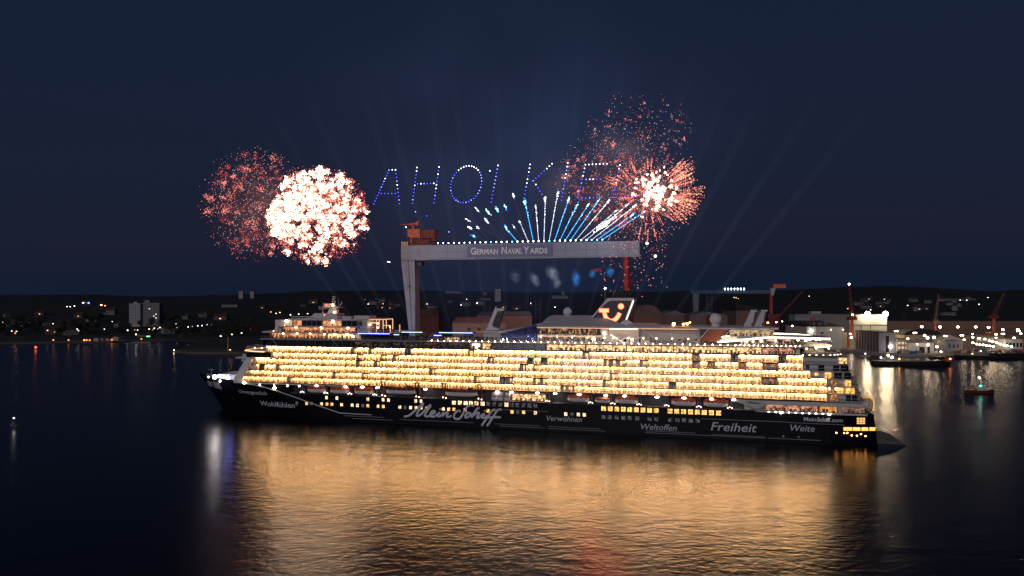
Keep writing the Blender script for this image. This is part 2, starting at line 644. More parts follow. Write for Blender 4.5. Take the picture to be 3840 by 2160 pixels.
# the big handwritten name, brush strokes
STROKES = [
    [(181.1, 3.2), (179.2, 3.6), (177.8, 4.4), (176.4, 5.6), (174.9, 6.8), (173.7, 7.9), (172.9, 8.7), (172.1, 9.3)],
    [(172.1, 9.2), (173.1, 7.8), (174.3, 6.0), (175.1, 4.6), (175.2, 3.9), (174.5, 3.8), (173.3, 4.5), (172.1, 5.7), (170.8, 7.1), (169.6, 8.3), (168.8, 8.6)],
    [(168.8, 8.4), (170.0, 6.8), (171.0, 5.4), (171.6, 4.4), (171.2, 3.8), (170.0, 3.8), (169.0, 4.5), (168.2, 4.9), (167.2, 5.5), (167.2, 6.0), (168.0, 6.1), (168.9, 5.3), (169.2, 4.3), (168.6, 3.8), (167.6, 3.8), (166.4, 4.4), (165.2, 5.4)],
    [(164.9, 5.7), (165.6, 4.9), (165.8, 4.1), (165.1, 4.0), (164.1, 4.7), (163.2, 5.7)],
    [(163.2, 5.7), (163.5, 4.8), (163.9, 3.9)],
    [(163.7, 4.3), (162.5, 5.5), (161.5, 5.8), (161.4, 5.4), (161.9, 4.4), (161.5, 3.9), (160.5, 4.1), (159.8, 4.6)],
    [(165.1, 6.9), (164.5, 7.1)],
    [(155.7, 6.4), (156.9, 6.6), (158.1, 5.7), (158.7, 4.6), (158.5, 3.6), (157.5, 3.2), (156.1, 3.6), (155.0, 5.1), (154.0, 6.8), (153.0, 8.4), (151.8, 9.1), (150.6, 9.2), (150.3, 8.6)],
    [(151.6, 5.8), (152.4, 6.0), (153.3, 5.4), (153.8, 4.4), (153.3, 4.0), (152.2, 4.5), (150.8, 5.8)],
    [(147.7, 8.4), (149.0, 7.3), (150.2, 5.7), (151.1, 4.0)],
    [(150.8, 4.5), (149.4, 5.7), (148.1, 6.2), (147.9, 5.8), (148.6, 4.6), (148.6, 4.1), (147.9, 4.2), (146.9, 5.0), (146.0, 5.8)],
    [(145.3, 6.0), (146.4, 4.7), (146.5, 4.2), (145.5, 4.3), (144.3, 5.2)],
    [(145.6, 6.8), (145.0, 7.2)],
    [(140.7, 7.5), (141.4, 7.7), (142.4, 7.1), (143.4, 5.8), (144.7, 3.8), (145.9, 2.1), (146.7, 0.9)],
    [(138.2, 7.7), (139.1, 7.9), (140.1, 7.4), (141.0, 6.0), (142.4, 3.9), (143.6, 2.0), (144.5, 0.9)],
    [(145.1, 4.2), (143.4, 4.5), (141.0, 4.7), (138.5, 4.7)]]
b = MB()
for s in STROKES:
    pts = spline([(x, 18.03, z) for x, z in s], 4) if len(s) > 2 else [Vector((x, 18.03, z)) for x, z in s]
    k = len(pts)
    b.tube(pts, [0.44 if 0 < i < k - 1 else 0.34 for i in range(k)], 0, 8, flat=0.12)
b.build('script_lettering', SILVER, hull)
# thin light swoosh and rubbing strakes along the hull
b = MB()
pl = [(263.5, 15.5), (256, 14.7), (250.5, 14.0), (243, 12.4), (233, 9.7), (222, 6.5), (211, 3.55), (204, 3.45), (196, 3.35)]
pp = [(x, hull_y(x, z) + .05, z) for x, z in pl]
for a, c in zip(pp, pp[1:]):
    for q in range(5):
        s0 = Vector(a).lerp(Vector(c), q / 5)
        s1 = Vector(a).lerp(Vector(c), (q + 1) / 5)
        for s in (s0, s1):
            s.y = hull_y(s.x, s.z) + .05
        b.bar(s0, s1, 0.12, 0.34)
b.build('bow_stripe', SILVER, hull)
b = MB()
for x0, x1, z in ((209, 190, 2.5), (205, 186, 1.5), (183, 150, 2.0), (141, 122, 2.0), (139, 120, 1.2), (119, 98, 1.9), (119, 96, 1.1), (80.7, 62, 2.0), (80.7, 36.8, 1.3), (56, 37, 1.75), (36, 18, 1.4), (29, 10, 7.45), (60, 34, 7.55), (141, 119, 7.9), (44, 29, 7.6)):
    b.box(x1, x0, 18.0, 18.16, z - .09, z + .09)
b.build('rubbing_strake', GREY, hull)

# hull windows, each its own pane
UP_W = [217.4, 212.4, 197.7, 190.6, 188.1, 175.7, 173.3]
UP_BIG = [158.7, 156.1, 153.6, 151.3, 148.9, 146.3, 143.9, 141.4, 138.8, 136.2, 134.0, 131.6, 129.0, 126.5, 124.1]
LOW_W = [232.0, 227.1, 224.7, 219.8, 217.2, 214.8, 210.1, 205.1, 202.6, 200.1, 197.7, 193.0, 190.5, 182.9, 180.5, 178.0, 175.6, 173.2, 170.7, 163.4, 161.0, 158.7, 153.8, 144.0,
         133.8, 131.5, 129.0, 124.1, 111.7, 109.2, 106.7, 104.3]
LOW_DIM = (232.0, 224.7, 200.1, 180.5, 131.5, 109.2)
AFT_W = [96.7, 94.1, 91.6, 89.0, 86.6, 84.1, 81.5, 79.0, 76.5, 71.3, 68.8, 66.3, 63.7, 61.2, 58.7, 56.1, 53.5]
AFT_D = [96.7, 94.4, 91.6, 89.0, 86.6, 83.7, 79.0, 76.5, 71.2, 68.5, 66.1, 63.6, 61.1]


def hull_window(x, z, w, hh, m):
    y = hull_y(x, z)
    q = MB()
    q.box(x - w / 2, x + w / 2, y - .2, y + .05, z - hh / 2, z + hh / 2, 0)
    q.box(x - w / 2 - .1, x + w / 2 + .1, y - .2, y + .09, z - hh / 2 - .12, z - hh / 2 - .005, 1)
    q.box(x - .04, x + .04, y + .02, y + .08, z - hh / 2, z + hh / 2, 1)
    q.build('window', [m, BLACK], hull)


for x in UP_W:
    hull_window(x, 10.0, 1.05, 1.35, HULLWIN)
for i, x in enumerate(UP_BIG):
    hull_window(x, 10.0, 1.6, 1.6, HULLWIN if i < 6 or i in (9,) else HULLWIN_D)
for x in LOW_W:
    hull_window(x, 7.15, 1.15, 1.3, HULLWIN_D if x in LOW_DIM else (HULLWIN_O if int(x * 10) % 3 == 0 else HULLWIN))
for x in AFT_W:
    hull_window(x, 9.95, 1.75, 1.75, HULLWIN_O)
for x in AFT_D:
    hull_window(x, 6.65, 1.5, 1.4, HULLWIN_D)
for x in (30.6, 25.4):
    hull_window(x, 2.3, .7, .7, HULLWIN_D)

# ---- superstructure core, decks
b = MB()
b.prism([(19, 15.6), (262, 15.6), (254.5, 26.7), (247, 29.3), (247, 31.9), (26, 31.9), (26, 26.5), (19, 24)], -16.2, 16.2)
b.box(26, 249, -13.5, 13.5, 32.3, 34.9)
core = b.build('superstructure', OFFWHITE, ship)
b = MB()
b.box(44, 236, -14.5, 14.5, 11.3, 15.58)
b.build('boat_deck_wall', mat('dark boat deck wall', (.018, .016, .020), .5), ship)
ROWS = [(15.8, 260.0, 15.8), (18.5, 258.3, 15.8), (21.2, 256.5, 15.8), (23.9, 254.7, 21.4), (26.6, 246.0, 23.9), (29.3, 248.0, 23.9)]
DH = 2.7
for zf, xf, xa in ROWS:
    q = MB()
    q.box(xa - .2, xf + .4, 16.2, 18.14, zf - .34, zf + .03)
    q.build('deck_edge', mat('brown deck edge', (.045, .022, .014), .7), ship)
q = MB()                                # lit balcony rows of the far side
for zf, xf, xa in ROWS:
    q.quad((xa, -16.3, zf + .3), (xf - 2, -16.3, zf + .3), (xf - 2, -16.3, zf + 2.4), (xa, -16.3, zf + 2.4))
q.build('starboard_cabins', emat('starboard cabin light', (1.0, 0.72, 0.42), 2.0), ship)

# ---- balconies: white cubicle, wall lamp, cabin door, furniture, glass rail
FURN = mat('balcony furniture', (0.26, 0.13, 0.05), 0.7)
BDECK = mat('balcony deck boards', (0.58, 0.46, 0.33), 0.7)
CURTAIN = mat('cabin curtain', (0.62, 0.50, 0.34), 0.8)


def balcony(q, ox, zf, kind, seed):
    """adds one balcony to q; material slots as in BALC below"""
    rn = random.Random(seed)
    w, d, hh = 2.8, 1.8, DH - .22

    def bx(x0, x1, y0, y1, z0, z1, mi):
        q.box(ox + x0, ox + x1, 18 + y0, 18 + y1, zf + z0, zf + z1, mi)
    bx(.02, .07, -d, -.04, 0.02, hh, 0)                               # divider
    q.quad((ox + .09, 18 - d + .06, zf + .03), (ox + w, 18 - d + .06, zf + .03), (ox + w, 18 - d + .06, zf + hh), (ox + .09, 18 - d + .06, zf + hh), 0)
    q.quad((ox + .09, 18 - d, zf + .04), (ox + w, 18 - d, zf + .04), (ox + w, 17.95, zf + .04), (ox + .09, 17.95, zf + .04), 8)
    mir = rn.random() < .5

    def mx(a, c):
        return (w - c + .09, w - a + .09) if mir else (a, c)
    a, c = mx(.45, 1.75)
    bx(a, c, -d + .06, -d + .10, .1, 2.05, 2 if kind != 'dark' else 4)   # door
    if rn.random() < .7:
        e, g = mx(.45, .45 + rn.uniform(.3, .8))
        bx(e, g, -d + .10, -d + .14, .1, 2.05, 7)
    a, c = mx(1.95, 2.6)
    if rn.random() < .5:
        bx(a, c, -d + .06, -d + .10, .9, 2.0, 2 if kind != 'dark' else 4)
    if kind == 'lit':
        m0 = w / 2 + rn.uniform(-.1, .1)
        bx(m0 - 1.0, m0 + 1.0, -d + .06, -d + .50, 2.18, 2.34, rn.choice((1, 1, 1, 9, 10)))
    # table and two chairs
    t0 = rn.uniform(.3, 1.2)
    bx(t0 + .55, t0 + 1.15, -1.0, -.45, .55, .62, 3)
    bx(t0 + .82, t0 + .88, -.76, -.70, .04, .55, 3)
    for s in (0, 1.3):
        bx(t0 + s, t0 + s + .42, -1.02, -.60, .36, .42, 3)
        bx(t0 + s, t0 + s + .42, -1.06, -1.02, .40, .85, 3)
        bx(t0 + s, t0 + s + .06, -1.05, -.55, .04, .36, 3)
        bx(t0 + s + .39, t0 + s + .45, -1.05, -.55, .04, .36, 3)
    q.quad((ox, 18.0, zf + .12), (ox + w, 18.0, zf + .12), (ox + w, 18.0, zf + 1.05), (ox, 18.0, zf + 1.05), 5)   # glass rail
    bx(0, w, -.03, .04, 1.05, 1.12, 6)


BALC = [CREAM, BALC_LAMP, CABIN, FURN, DARKGLASS, RAILGLASS, GREY, CURTAIN, BDECK, BALC_LAMP_SOFT, BALC_LAMP_HARD]
BALC_O = [CREAM, BALC_LAMP, CABIN_DIM, FURN, DARKGLASS, RAILGLASS, GREY, CURTAIN, BDECK, BALC_LAMP_SOFT, BALC_LAMP_HARD]
rest = MB()
near = []
for r, (zf, xf, xa) in enumerate(ROWS):
    nb = int((xf - xa) / 2.8)
    for i in range(nb):
        x = xa + i * 2.8
        p = rnd.random()
        frac = i / nb
        dim = .035 + (.05 if .25 < frac < .5 else 0) + (.08 if r == 4 else 0) + (.04 if r == 5 and frac > .5 else 0)
        kind = 'lit' if p > dim else ('warm' if p > dim * .22 else 'dark')
        near.append((x, zf, kind, r * 1000 + i))
near.sort(key=lambda t: t[0])
for x, zf, kind, sd in near[:99]:
    q = MB()
    balcony(q, x, zf, kind, sd)
    o = q.build('balcony', BALC if kind != 'warm' else BALC_O, ship)
    if kind != 'lit':
        o['label'] = 'unlit balcony' if kind == 'dark' else 'balcony with only its cabin lit'
for x, zf, kind, sd in near[99:]:
    balcony(rest, x, zf, kind, sd)
o = rest.build('balcony', BALC, ship)
tag(o, kind='stuff')

# ---- front wall, bridge, forward terrace
b = MB()
b.prism([(264.6, 15.75), (260.1, 15.75), (254.6, 26.5), (257.8, 26.5)], -17.2, 18.0)
b.box(207, 264, 16.1, 18.1, 15.05, 15.6)
b.build('front_wall', WHITE, ship)
b = MB()
b.prism([(246.2, 26.75), (258.0, 26.75), (259.0, 28.9), (246.2, 28.9)], -16.5, 16.5)
br = b.build('bridge', DARKGLASS, ship)
b = MB()
b.box(255.5, 263.6, -17.5, 17.5, 26.1, 26.72)
b.box(258.5, 260.5, 14.2, 16.8, 26.72, 28.0)
b.bar((261.5, 15, 26.1), (261.5, 15, 24.6), .9)
b.build('bridge_wing', OFFWHITE, ship)
b = MB()
b.prism([(246, -17.8), (255, -16.5), (262, -13), (265.4, -7), (265.4, 7), (262, 13), (255, 16.5), (246, 17.8)], 28.95, 29.28, axis='z')
b.build('forward_terrace_deck', OFFWHITE, ship)
b = MB()
ring = [(248.4, 17.7), (255, 16.4), (261.9, 12.9), (265.2, 6.9), (265.2, -6.9), (261.9, -12.9)]
for (x0, y0), (x1, y1) in zip(ring, ring[1:]):
    b.quad((x0, y0, 29.3), (x1, y1, 29.3), (x1 - .7, y1 * .96, 31.2), (x0 - .7, y0 * .96, 31.2), 0)
    for s in range(6):
        t = s / 5
        xx, yy = x0 + (x1 - x0) * t, y0 + (y1 - y0) * t
        b.bar((xx, yy, 29.3), (xx - .7, yy * .96, 31.25), .09, None, 1)
    b.bar((x0, y0, 29.42), (x1, y1, 29.42), .16, None, 2)
    b.bar((x0 - .7, y0 * .96, 31.25), (x1 - .7, y1 * .96, 31.25), .12, None, 1)
b.build('forward_windscreen', [SMOKEGLASS, WHITE, emat('terrace strip', (1.0, .5, .2), 5)], ship)
for x, y, z in ((252, 14.5, 30.9), (257, 12.5, 30.6), (250, 10, 31), (255, 6, 30.8)):
    q = MB()
    q.ball((x, y, z), .3)
    q.build('terrace_lamp', LAMP_WARM, ship)

# ---- forecastle
b = MB()
b.frustum((262.5, 282, -9, 9.5, 15.2), (263, 279.5, -8.2, 8.7, 17.7))
b.frustum((262.5, 269, -8, 8.5, 17.7), (263, 268, -7.2, 7.6, 18.9))
b.build('forecastle_house', WHITE, ship)
b = MB()
b.tube([(290, 0, 15.2), (290, 0, 19.2)], .16)
b.bar((288.6, 0, 18.6), (291.6, 0, 18.6), .25)
b.box(288, 292, -1.2, 1.2, 15.2, 16.4)
for x, y in ((284.5, 3.5), (284.5, -3.5), (279, 11)):
    b.tube([(x, y, 15.2), (x, y, 16.5)], .5)
    b.tube([(x + 1.2, y, 15.2), (x + 1.2, y, 16.2)], .35)
b.build('mooring_gear', GREY, ship)
b = MB()
b.quad((289.0, hull_y(289.0, 12.7) + .1, 11.2), (284.5, hull_y(284.5, 12.7) + .1, 11.2), (284.5, hull_y(284.5, 14) + .1, 13.8), (289.3, hull_y(289.3, 14) + .1, 13.8))
b.quad((283.8, hull_y(283.8, 11.2) + .1, 10.8), (277.0, hull_y(277.0, 10.8) + .1, 10.4), (277.5, hull_y(277.5, 14) + .1, 14.0), (283.8, hull_y(283.8, 14) + .1, 14.0))
b.build('anchor_recess', GREY, ship)


def lamp(name, x, y, z, r, m, parent=ship, sz=1.0):
    q = MB()
    q.ball((x, y, z), r, 0, 10, 6, sz)
    o = q.build(name, m, parent, True)
    return o


FLOOD = emat('bow floodlight', (1.0, 0.90, 0.92), 78)
FLOODB = emat('blue white bow floodlight', (0.26, 0.28, 1.0), 34)
lamp('floodlight', 277.6, 13.6, 16.9, .8, FLOOD)
lamp('floodlight', 268.2, 16.3, 17.0, .75, FLOODB)
lamp('floodlight', 273.2, 15.4, 15.3, .42, LAMP_W)
lamp('floodlight', 284.2, 9.6, 16.2, .3, LAMP_W)
lamp('hull_lamp', 258.4, 18.3, 15.4, .62, LAMP_WARM)
lamp('hull_lamp', 243.0, 18.2, 13.4, .62, emat('hull side lamp', (1.0, .62, .35), 30))
for x in (250.5, 243.2, 236.5, 230.6):
    lamp('hull_lamp', x, 18.2, 14.6, .24, LAMP_W)

# ---- boat deck: ceiling lamps, davits, racks
for x in [222.3, 208.3, 200.4, 193.3, 171.5, 140.1, 134.0, 123.4, 116.1, 106.4, 95.9, 88.6, 76.2, 66.1, 56.0, 48.0]:
    q = MB()
    q.ball((x, 17.7, 15.1), .75, 0, 12, 6, .42)
    q.build('deck_ceiling_lamp', emat('boat deck ceiling lamp', (1.0, .80, .66), 26), ship)
DLAMP = emat('davit lamp', (1.0, .72, .52), 12)
for x in [229.2, 217.6, 206.1, 194.4, 119.1, 101.8, 93.1, 82.9, 72.5, 60.6, 49.4]:
    q = MB()
    q.bar((x - .7, 16.6, 11.3), (x - .2, 18.2, 15.6), .42)
    q.bar((x + .7, 16.6, 11.3), (x + .2, 18.2, 15.6), .42)
    q.box(x - 1.2, x + 1.2, 15.2, 17.6, 11.3, 12.1, 0)
    q.box(x - .6, x + .6, 16, 18.3, 15.1, 15.5, 0)
    d = q.build('davit', DARKGREY, ship)
    for s in (-.7, .1, .8):
        q = MB()
        q.ball((x + s, 18.15, 12.0 + .35 * (s + .7) % .5), .16)
        q.build('davit_lamp', DLAMP, d)
for x in (190.4, 174.9, 163.0, 147.5):
    q = MB()
    for s in (-.75, .75):
        q.bar((x + s * 1.3, 16.5, 11.3), (x + s, 18.4, 16.2), .45)
        q.bar((x + s, 18.4, 16.0), (x + s * .9, 18.6, 17.8), .4)
    q.box(x - 1.2, x + 1.2, 17.9, 19.0, 17.5, 18.0)
    q.box(x - 1, x + 1, 17.6, 18.5, 15.2, 15.5)
    d = q.build('tender_davit', DARKRED, ship)
    for s in (-.8, .5):
        q = MB()
        q.ball((x + s, 18.2, 11.9 + s * .2), .2)
        q.build('davit_lamp', DLAMP, d)
b = MB()
for i in range(3):
    for j in range(2):
        x = 142.6 - i * 2.7 - j * .2
        b.box(x - 2.2, x, 15.6, 17.6, 11.5 + j * 1.75, 12.9 + j * 1.75)
        b.box(x - 1.9, x - .3, 17.6, 17.66, 11.7 + j * 1.75, 12.7 + j * 1.75)
b.build('life_raft_rack', OFFWHITE, ship)


def glazed(name, x0, x1, z0, z1, y, depth, interior, step, frame=GREY, pane=PANE, furn=True, parent=ship, mw=.14):
    """a window band with a lit room behind it: back wall, floor, ceiling, furniture, mullions and a pane."""
    q = MB()
    q.quad((x0, y - depth, z0), (x1, y - depth, z0), (x1, y - depth, z1), (x0, y - depth, z1), 0)
    q.quad((x0, y - depth, z0 + .02), (x1, y - depth, z0 + .02), (x1, y, z0 + .02), (x0, y, z0 + .02), 2)
    q.quad((x0, y - depth, z1 - .02), (x1, y - depth, z1 - .02), (x1, y, z1 - .02), (x0, y, z1 - .02), 2)
    for x in (x0, x1):
        q.quad((x, y - depth, z0), (x, y, z0), (x, y, z1), (x, y - depth, z1), 2)
    k = max(1, round((x1 - x0) / step))
    for i in range(k + 1):
        x = x0 + (x1 - x0) * i / k
        q.box(x - mw / 2, x + mw / 2, y - .08, y + .08, z0, z1, 1)
    q.box(x0, x1, y - .06, y + .06, z1 - .14, z1, 1)
    q.box(x0, x1, y - .06, y + .06, z0, z0 + .12, 1)
    if furn:
        rn = random.Random(int(x0 * 7 + z0))
        x = x0 + .6
        while x < x1 - 1.2:
            hh = rn.uniform(.5, 1.5)
            w = rn.uniform(.3, 1.1)
            yy = y - rn.uniform(.5, depth - .4)
            q.box(x, x + w, yy - .4, yy, z0 + .03, z0 + hh, 3)
            x += w + rn.uniform(.2, 1.6)
    o = q.build(name, [interior, frame, WOOD, FURN], parent)
    p = MB()
    p.quad((x0, y, z0), (x1, y, z0), (x1, y, z1), (x0, y, z1))
    p.build('pane', pane, o)
    return o


glazed('boat_deck_lounge', 120.2, 134.4, 11.5, 14.4, 16.6, 2.0, INT_WARM, 3.6, DARKRED)

# ---- deck twelve window band
b = MB()
b.box(9.5, 252, -18.2, 18.2, 31.92, 32.30)
b.build('deck_slab', DECKGREY, ship)
b = MB()
b.box(20, 250.3, -18.3, 18.3, 34.9, 35.5)
b.build('deck_slab', GREY, ship)
SMOKE2 = glass('smoked deck glass', (.42, .42, .45), .16, .08)
for x0, x1, it, pn in ((205.5, 249.5, INT_DARK, SMOKE2), (187.5, 205.4, INT_DIM, SMOKE2), (152.0, 187.4, INT_DIM, SMOKE2), (147.3, 151.9, INT_WHITE, PANE), (142.8, 147.2, INT_WARM, PANE),
                       (120.0, 142.7, INT_DARK, SMOKE2), (104.0, 119.9, INT_WARM, PANE), (88.0, 103.9, INT_WARM, PANE), (70.0, 87.9, INT_WARM, PANE), (52.0, 69.9, INT_WARM, PANE),
                       (38.0, 51.9, INT_WARM, PANE), (26.5, 37.9, INT_PINK, PANE)):
    glazed('window_band', x0, x1, 32.32, 34.88, 17.75, 3.2, it, 4.6, DARKGREY, pn, True, ship, .22)
b = MB()
for x in (242, 212, 176, 143, 96, 62, 40):
    b.bar((x + 2.5, 18.0, 34.9), (x - .5, 18.0, 32.3), .22)
b.build('diagonal_strut', GREY, ship)
b = MB()                                                     # promenade rail on deck thirteen
b.quad((24, 18.15, 35.5), (250, 18.15, 35.5), (250, 18.15, 36.4), (24, 18.15, 36.4), 0)
b.box(24, 250, 18.1, 18.2, 36.4, 36.47, 1)
x = 24
while x < 250:
    b.box(x - .04, x + .04, 18.1, 18.2, 35.5, 36.4, 1)
    x += 2.6
b.build('promenade_rail', [RAILGLASS, GREY], ship)
x = 25.0
while x < 171:
    lamp('rail_lamp', x, 18.4, 35.62, .12, emat('rail lamp', (1.0, .60, .36), 150))
    x += 2.75 if x > 46 else 1.6
b = MB()
b.box(25, 170.5, 18.3, 18.36, 35.30, 35.42)
b.build('rail_light_strip', emat('dim rail strip', (1, .62, .42), 1.1, 'NONE'), ship)

# ---- forward deckhouse, three tiers
b = MB()
b.box(203.5, 246, -13.2, 13.2, 35.5, 43.6)
b.prism([(188.0, 16.6), (250.5, 16.6), (255, 9), (255, -9), (250.5, -16.6), (188.0, -16.6)], 37.92, 38.28, axis='z')
b.prism([(203.5, 15.6), (243.5, 15.6), (248.5, 8), (248.5, -8), (243.5, -15.6), (203.5, -15.6)], 40.62, 41.0, axis='z')
b.prism([(203.0, 14.6), (238.5, 14.6), (242.5, 8), (242.5, -8), (238.5, -14.6), (203.0, -14.6)], 43.6, 44.1, axis='z')
b.box(199.8, 204.9, 7.5, 14.2, 38.28, 44.0)
b.build('forward_deckhouse', OFFWHITE, ship)
ORG = emat('orange lit cabins', (1.0, 0.40, 0.18), 1.5, 'NONE', 1, (.8, .4, 1.1), .34, .66, (.16, .05, .02))
glazed('cabin_front', 219.0, 247.0, 35.6, 37.9, 16.0, 1.9, ORG, 3.4, DARKGREY)
glazed('cabin_front', 205.5, 218.9, 35.6, 37.9, 16.0, 1.9, CABIN, 3.4, GREY)
glazed('cabin_front', 205.0, 241.5, 38.3, 40.6, 15.2, 1.8, ORG, 3.0, GREY)
for i in range(7):
    x = 236.5 - i * 4.9
    glazed('cabin_front', x - 4.8, x, 41.02, 43.58, 14.3, 1.0, INT_DARK if i in (1, 2, 5, 6) else ORG, 2.4, GREY, SMOKE2 if i in (1, 2, 5, 6) else PANE, False)
glazed('cabin_front', 200.5, 203.9, 38.5, 40.6, 14.3, .5, INT_WARM, 3.2, WHITE)
glazed('cabin_front', 200.5, 203.9, 41.3, 43.2, 14.3, .5, INT_WARM, 3.2, WHITE)
for x, y, z, r in ((233, 16.2, 37.6, .33), (226.5, 16.2, 37.6, .33), (240, 16.2, 37.6, .33), (219.5, 16.2, 37.5, .3), (234, 15.4, 40.3, .38), (221.5, 15.4, 40.3, .38), (208.5, 15.4, 40.3, .38),
                   (214.5, 16.2, 37.6, .45), (208.5, 16.2, 37.6, .45), (205.5, 16.2, 36.7, .4), (239.3, 14.6, 43.2, .5), (216.3, 14.6, 43.0, .5)):
    lamp('wall_lamp', x, y, z, r * 1.15, LAMP_WARM)
for xs, y0, z0, z1 in ((248.5, 15, 38.3, 40.4), (243.2, 14.5, 41.0, 43.2)):     # slanted glass terraces at the front
    q = MB()
    q.quad((xs + 2, 8, z0), (xs - 3, y0, z0), (xs - 5, y0 - 1, z1), (xs, 7, z1), 0)
    q.quad((xs + 2, 8, z0), (xs + 2, -8, z0), (xs, -7, z1), (xs, 7, z1), 0)
    for s in range(5):
        t = s / 4
        q.bar((xs + 2 - 5 * t, 8 + (y0 - 8) * t, z0), (xs - 5 * t, 7 + (y0 - 8) * t, z1), .12, None, 1)
    q.bar((xs + 2, 8, z0 + .12), (xs - 3, y0, z0 + .12), .2, None, 2)
    q.bar((xs, 7, z1), (xs - 5, y0 - 1, z1), .14, None, 1)
    q.bar((xs + 2, 8, z0 + .12), (xs + 2, -8, z0 + .12), .2, None, 2)
    q.build('slanted_windscreen', [SMOKEGLASS, WHITE, emat('terrace strip warm', (1.0, .55, .3), 5)], ship)
b = MB()                                                     # open terrace behind the house
for x in (200, 196.5, 193.4, 190):
    b.bar((x, 12, 38.28), (x, 12, 44.1 if x > 192 else 41.5), .28)
    b.bar((x, 2, 38.28), (x, 2, 44.1 if x > 192 else 41.5), .28)
b.bar((200, 12, 44.1), (193.4, 12, 44.1), .3)
b.bar((193.4, 12, 44.1), (193.4, 2, 44.1), .3)
b.bar((193.4, 12, 41.5), (190, 12, 41.5), .26)
b.bar((196.5, 12, 42.6), (200, 12, 42.6), .5)
b.build('terrace_frame', emat('terrace frame with added glow', (1.0, .46, .24), 1.3), ship)  # white frame; the warm light on it is put in as emission
b = MB()
for i in range(13):
    b.bar((188.3 + i, 16.4, 38.28), (188.3 + i, 16.4, 39.4), .07)
for i in range(7):
    b.bar((188.1, 16.4 - i * 2.5, 38.28), (188.1, 16.4 - i * 2.5, 39.4), .07)
b.bar((188.1, 16.4, 39.4), (201, 16.4, 39.4), .09)
b.build('terrace_rail', WHITE, ship)
b = MB()
b.box(188.2, 203, 16.6, 16.72, 37.95, 38.25, 0)
b.box(188.2, 203, 16.72, 16.78, 38.05, 38.15, 1)
b.build('neon_edge', [NEON_BLUE, NEON_CORE], ship)
for x, y, z in ((197, 10, 42.2), (192, 8, 40.8), (195, 14, 40.6), (199, 13, 41.8)):
    lamp('terrace_lamp', x, y, z, .3, LAMP_WARM)

# ---- mast
b = MB()
b.frustum((219.5, 234.2, -4.5, 4.5, 44.1), (220.5, 231.8, -3.6, 3.6, 46.5))
b.build('mast_house', OFFWHITE, ship)
mastm = mat('mast white paint', (.70, .62, .58), .5)
b = MB()
b.prism([(221.4, 46.5), (226.8, 46.5), (224.8, 50.2), (222.6, 50.2)], -1, 1)
b.box(220.3, 228.0, -2.2, 2.2, 48.9, 49.3)
b.box(225.6, 228.6, -1.4, 1.4, 49.3, 51.1)
for s in (-.55, .55):
    for t in (-.55, .55):
        b.bar((223.8 + s, t, 50.2), (223.8 + s * .6, t * .6, 54.4), .16)
for z in (51, 51.9, 52.8, 53.6):
    b.bar((223.2, .5, z), (224.4, -.5, z + .4), .12)
    b.bar((224.4, .5, z), (223.2, -.5, z + .4), .12)
    b.box(223.1, 224.5, -.6, .6, z - .05, z + .05)
b.bar((221, 0, 49.3), (219.6, 0, 51.8), .35)
b.build('mast', mastm, ship)
b = MB()
b.tube([(229.6, 0, 46.5), (229.6, 0, 49.6)], .18)
b.bar((231.6, 0, 48.5), (227.4, 0, 48.5), .3)
b.bar((231.2, 1, 49.4), (228.4, 1, 49.4), .28)
b.tube([(219.8, 3, 44.1), (219.8, 3, 53.0)], .07)
b.build('radar', mastm, ship)
lamp('mast_lamp', 226.5, 3.7, 45.7, .42, LAMP_RED)
lamp('mast_lamp', 226.8, 1.6, 50.2, .45, LAMP_RED)
lamp('mast_lamp', 223.9, 1.4, 50.4, .35, LAMP_WARM)
lamp('mast_lamp', 222.0, 3.0, 47.0, .4, LAMP_WARM)
lamp('mast_lamp', 225.4, 4.0, 44.6, .3, LAMP_W)
b = MB()
for a, c in ((240.5, 229), (217, 208)):
    b.bar((a, 9, 45.0), (c, 9, 45.0), .3)
    for x in (a - 1, c + 1):
        b.bar((x, 9, 44.1), (x, 9, 45), .15)
b.build('antenna_rail', OFFWHITE, ship)
b = MB()
b.box(209.2, 213.5, 4, 11, 44.1, 45.3)
b.build('roof_housing', OFFWHITE, ship)
b = MB()
b.box(201.5, 209, 2, 9, 44.1, 45.6)
b.build('roof_housing', OFFWHITE, ship)

# ---- pool deck: bars with blue neon roofs
for x0, x1, y, z in ((177.6, 187.3, 6, 38.3), (186.3, 188.8, 11, 37.4), (154.4, 169.8, 6, 38.3), (166.8, 170.2, 11, 37.3)):
    q = MB()
    q.box(x0, x1, y - 5, y, z - .12, z + .22, 0)
    q.box(x0, x1, y, y + .08, z - .10, z + .30, 1)
    q.box(x0, x1, y + .08, y + .12, z + .02, z + .14, 2)
    k = max(2, int((x1 - x0) / 3.5))
    for i in range(k + 1):
        x = x0 + .3 + (x1 - x0 - .6) * i / k
        q.bar((x, y - .3, 35.5), (x, y - .3, z), .14, None, 0)
    q.build('neon_canopy', [DARKGREY, NEON_BLUE, NEON_CORE], ship)
b = MB()
b.box(154.6, 158, 4, 6.4, 35.5, 37.7)
b.build('violet_bar', INT_BLUE, ship)
b = MB()
b.box(157.8, 163.5, 13, 15.5, 35.5, 36.7)
b.build('bar_counter', emat('lit bar counter', (1, .66, .36), 1.6, 'AUTO', 1, (.7, .6, 1.3), .4, .62, (.3, .12, .05)), ship)
b = MB()
b.box(150.0, 187.5, -10, 3, 35.5, 35.9)
b.box(172, 176, -4, 2, 35.9, 37.2)
b.build('pool_surround', DECKGREY, ship)

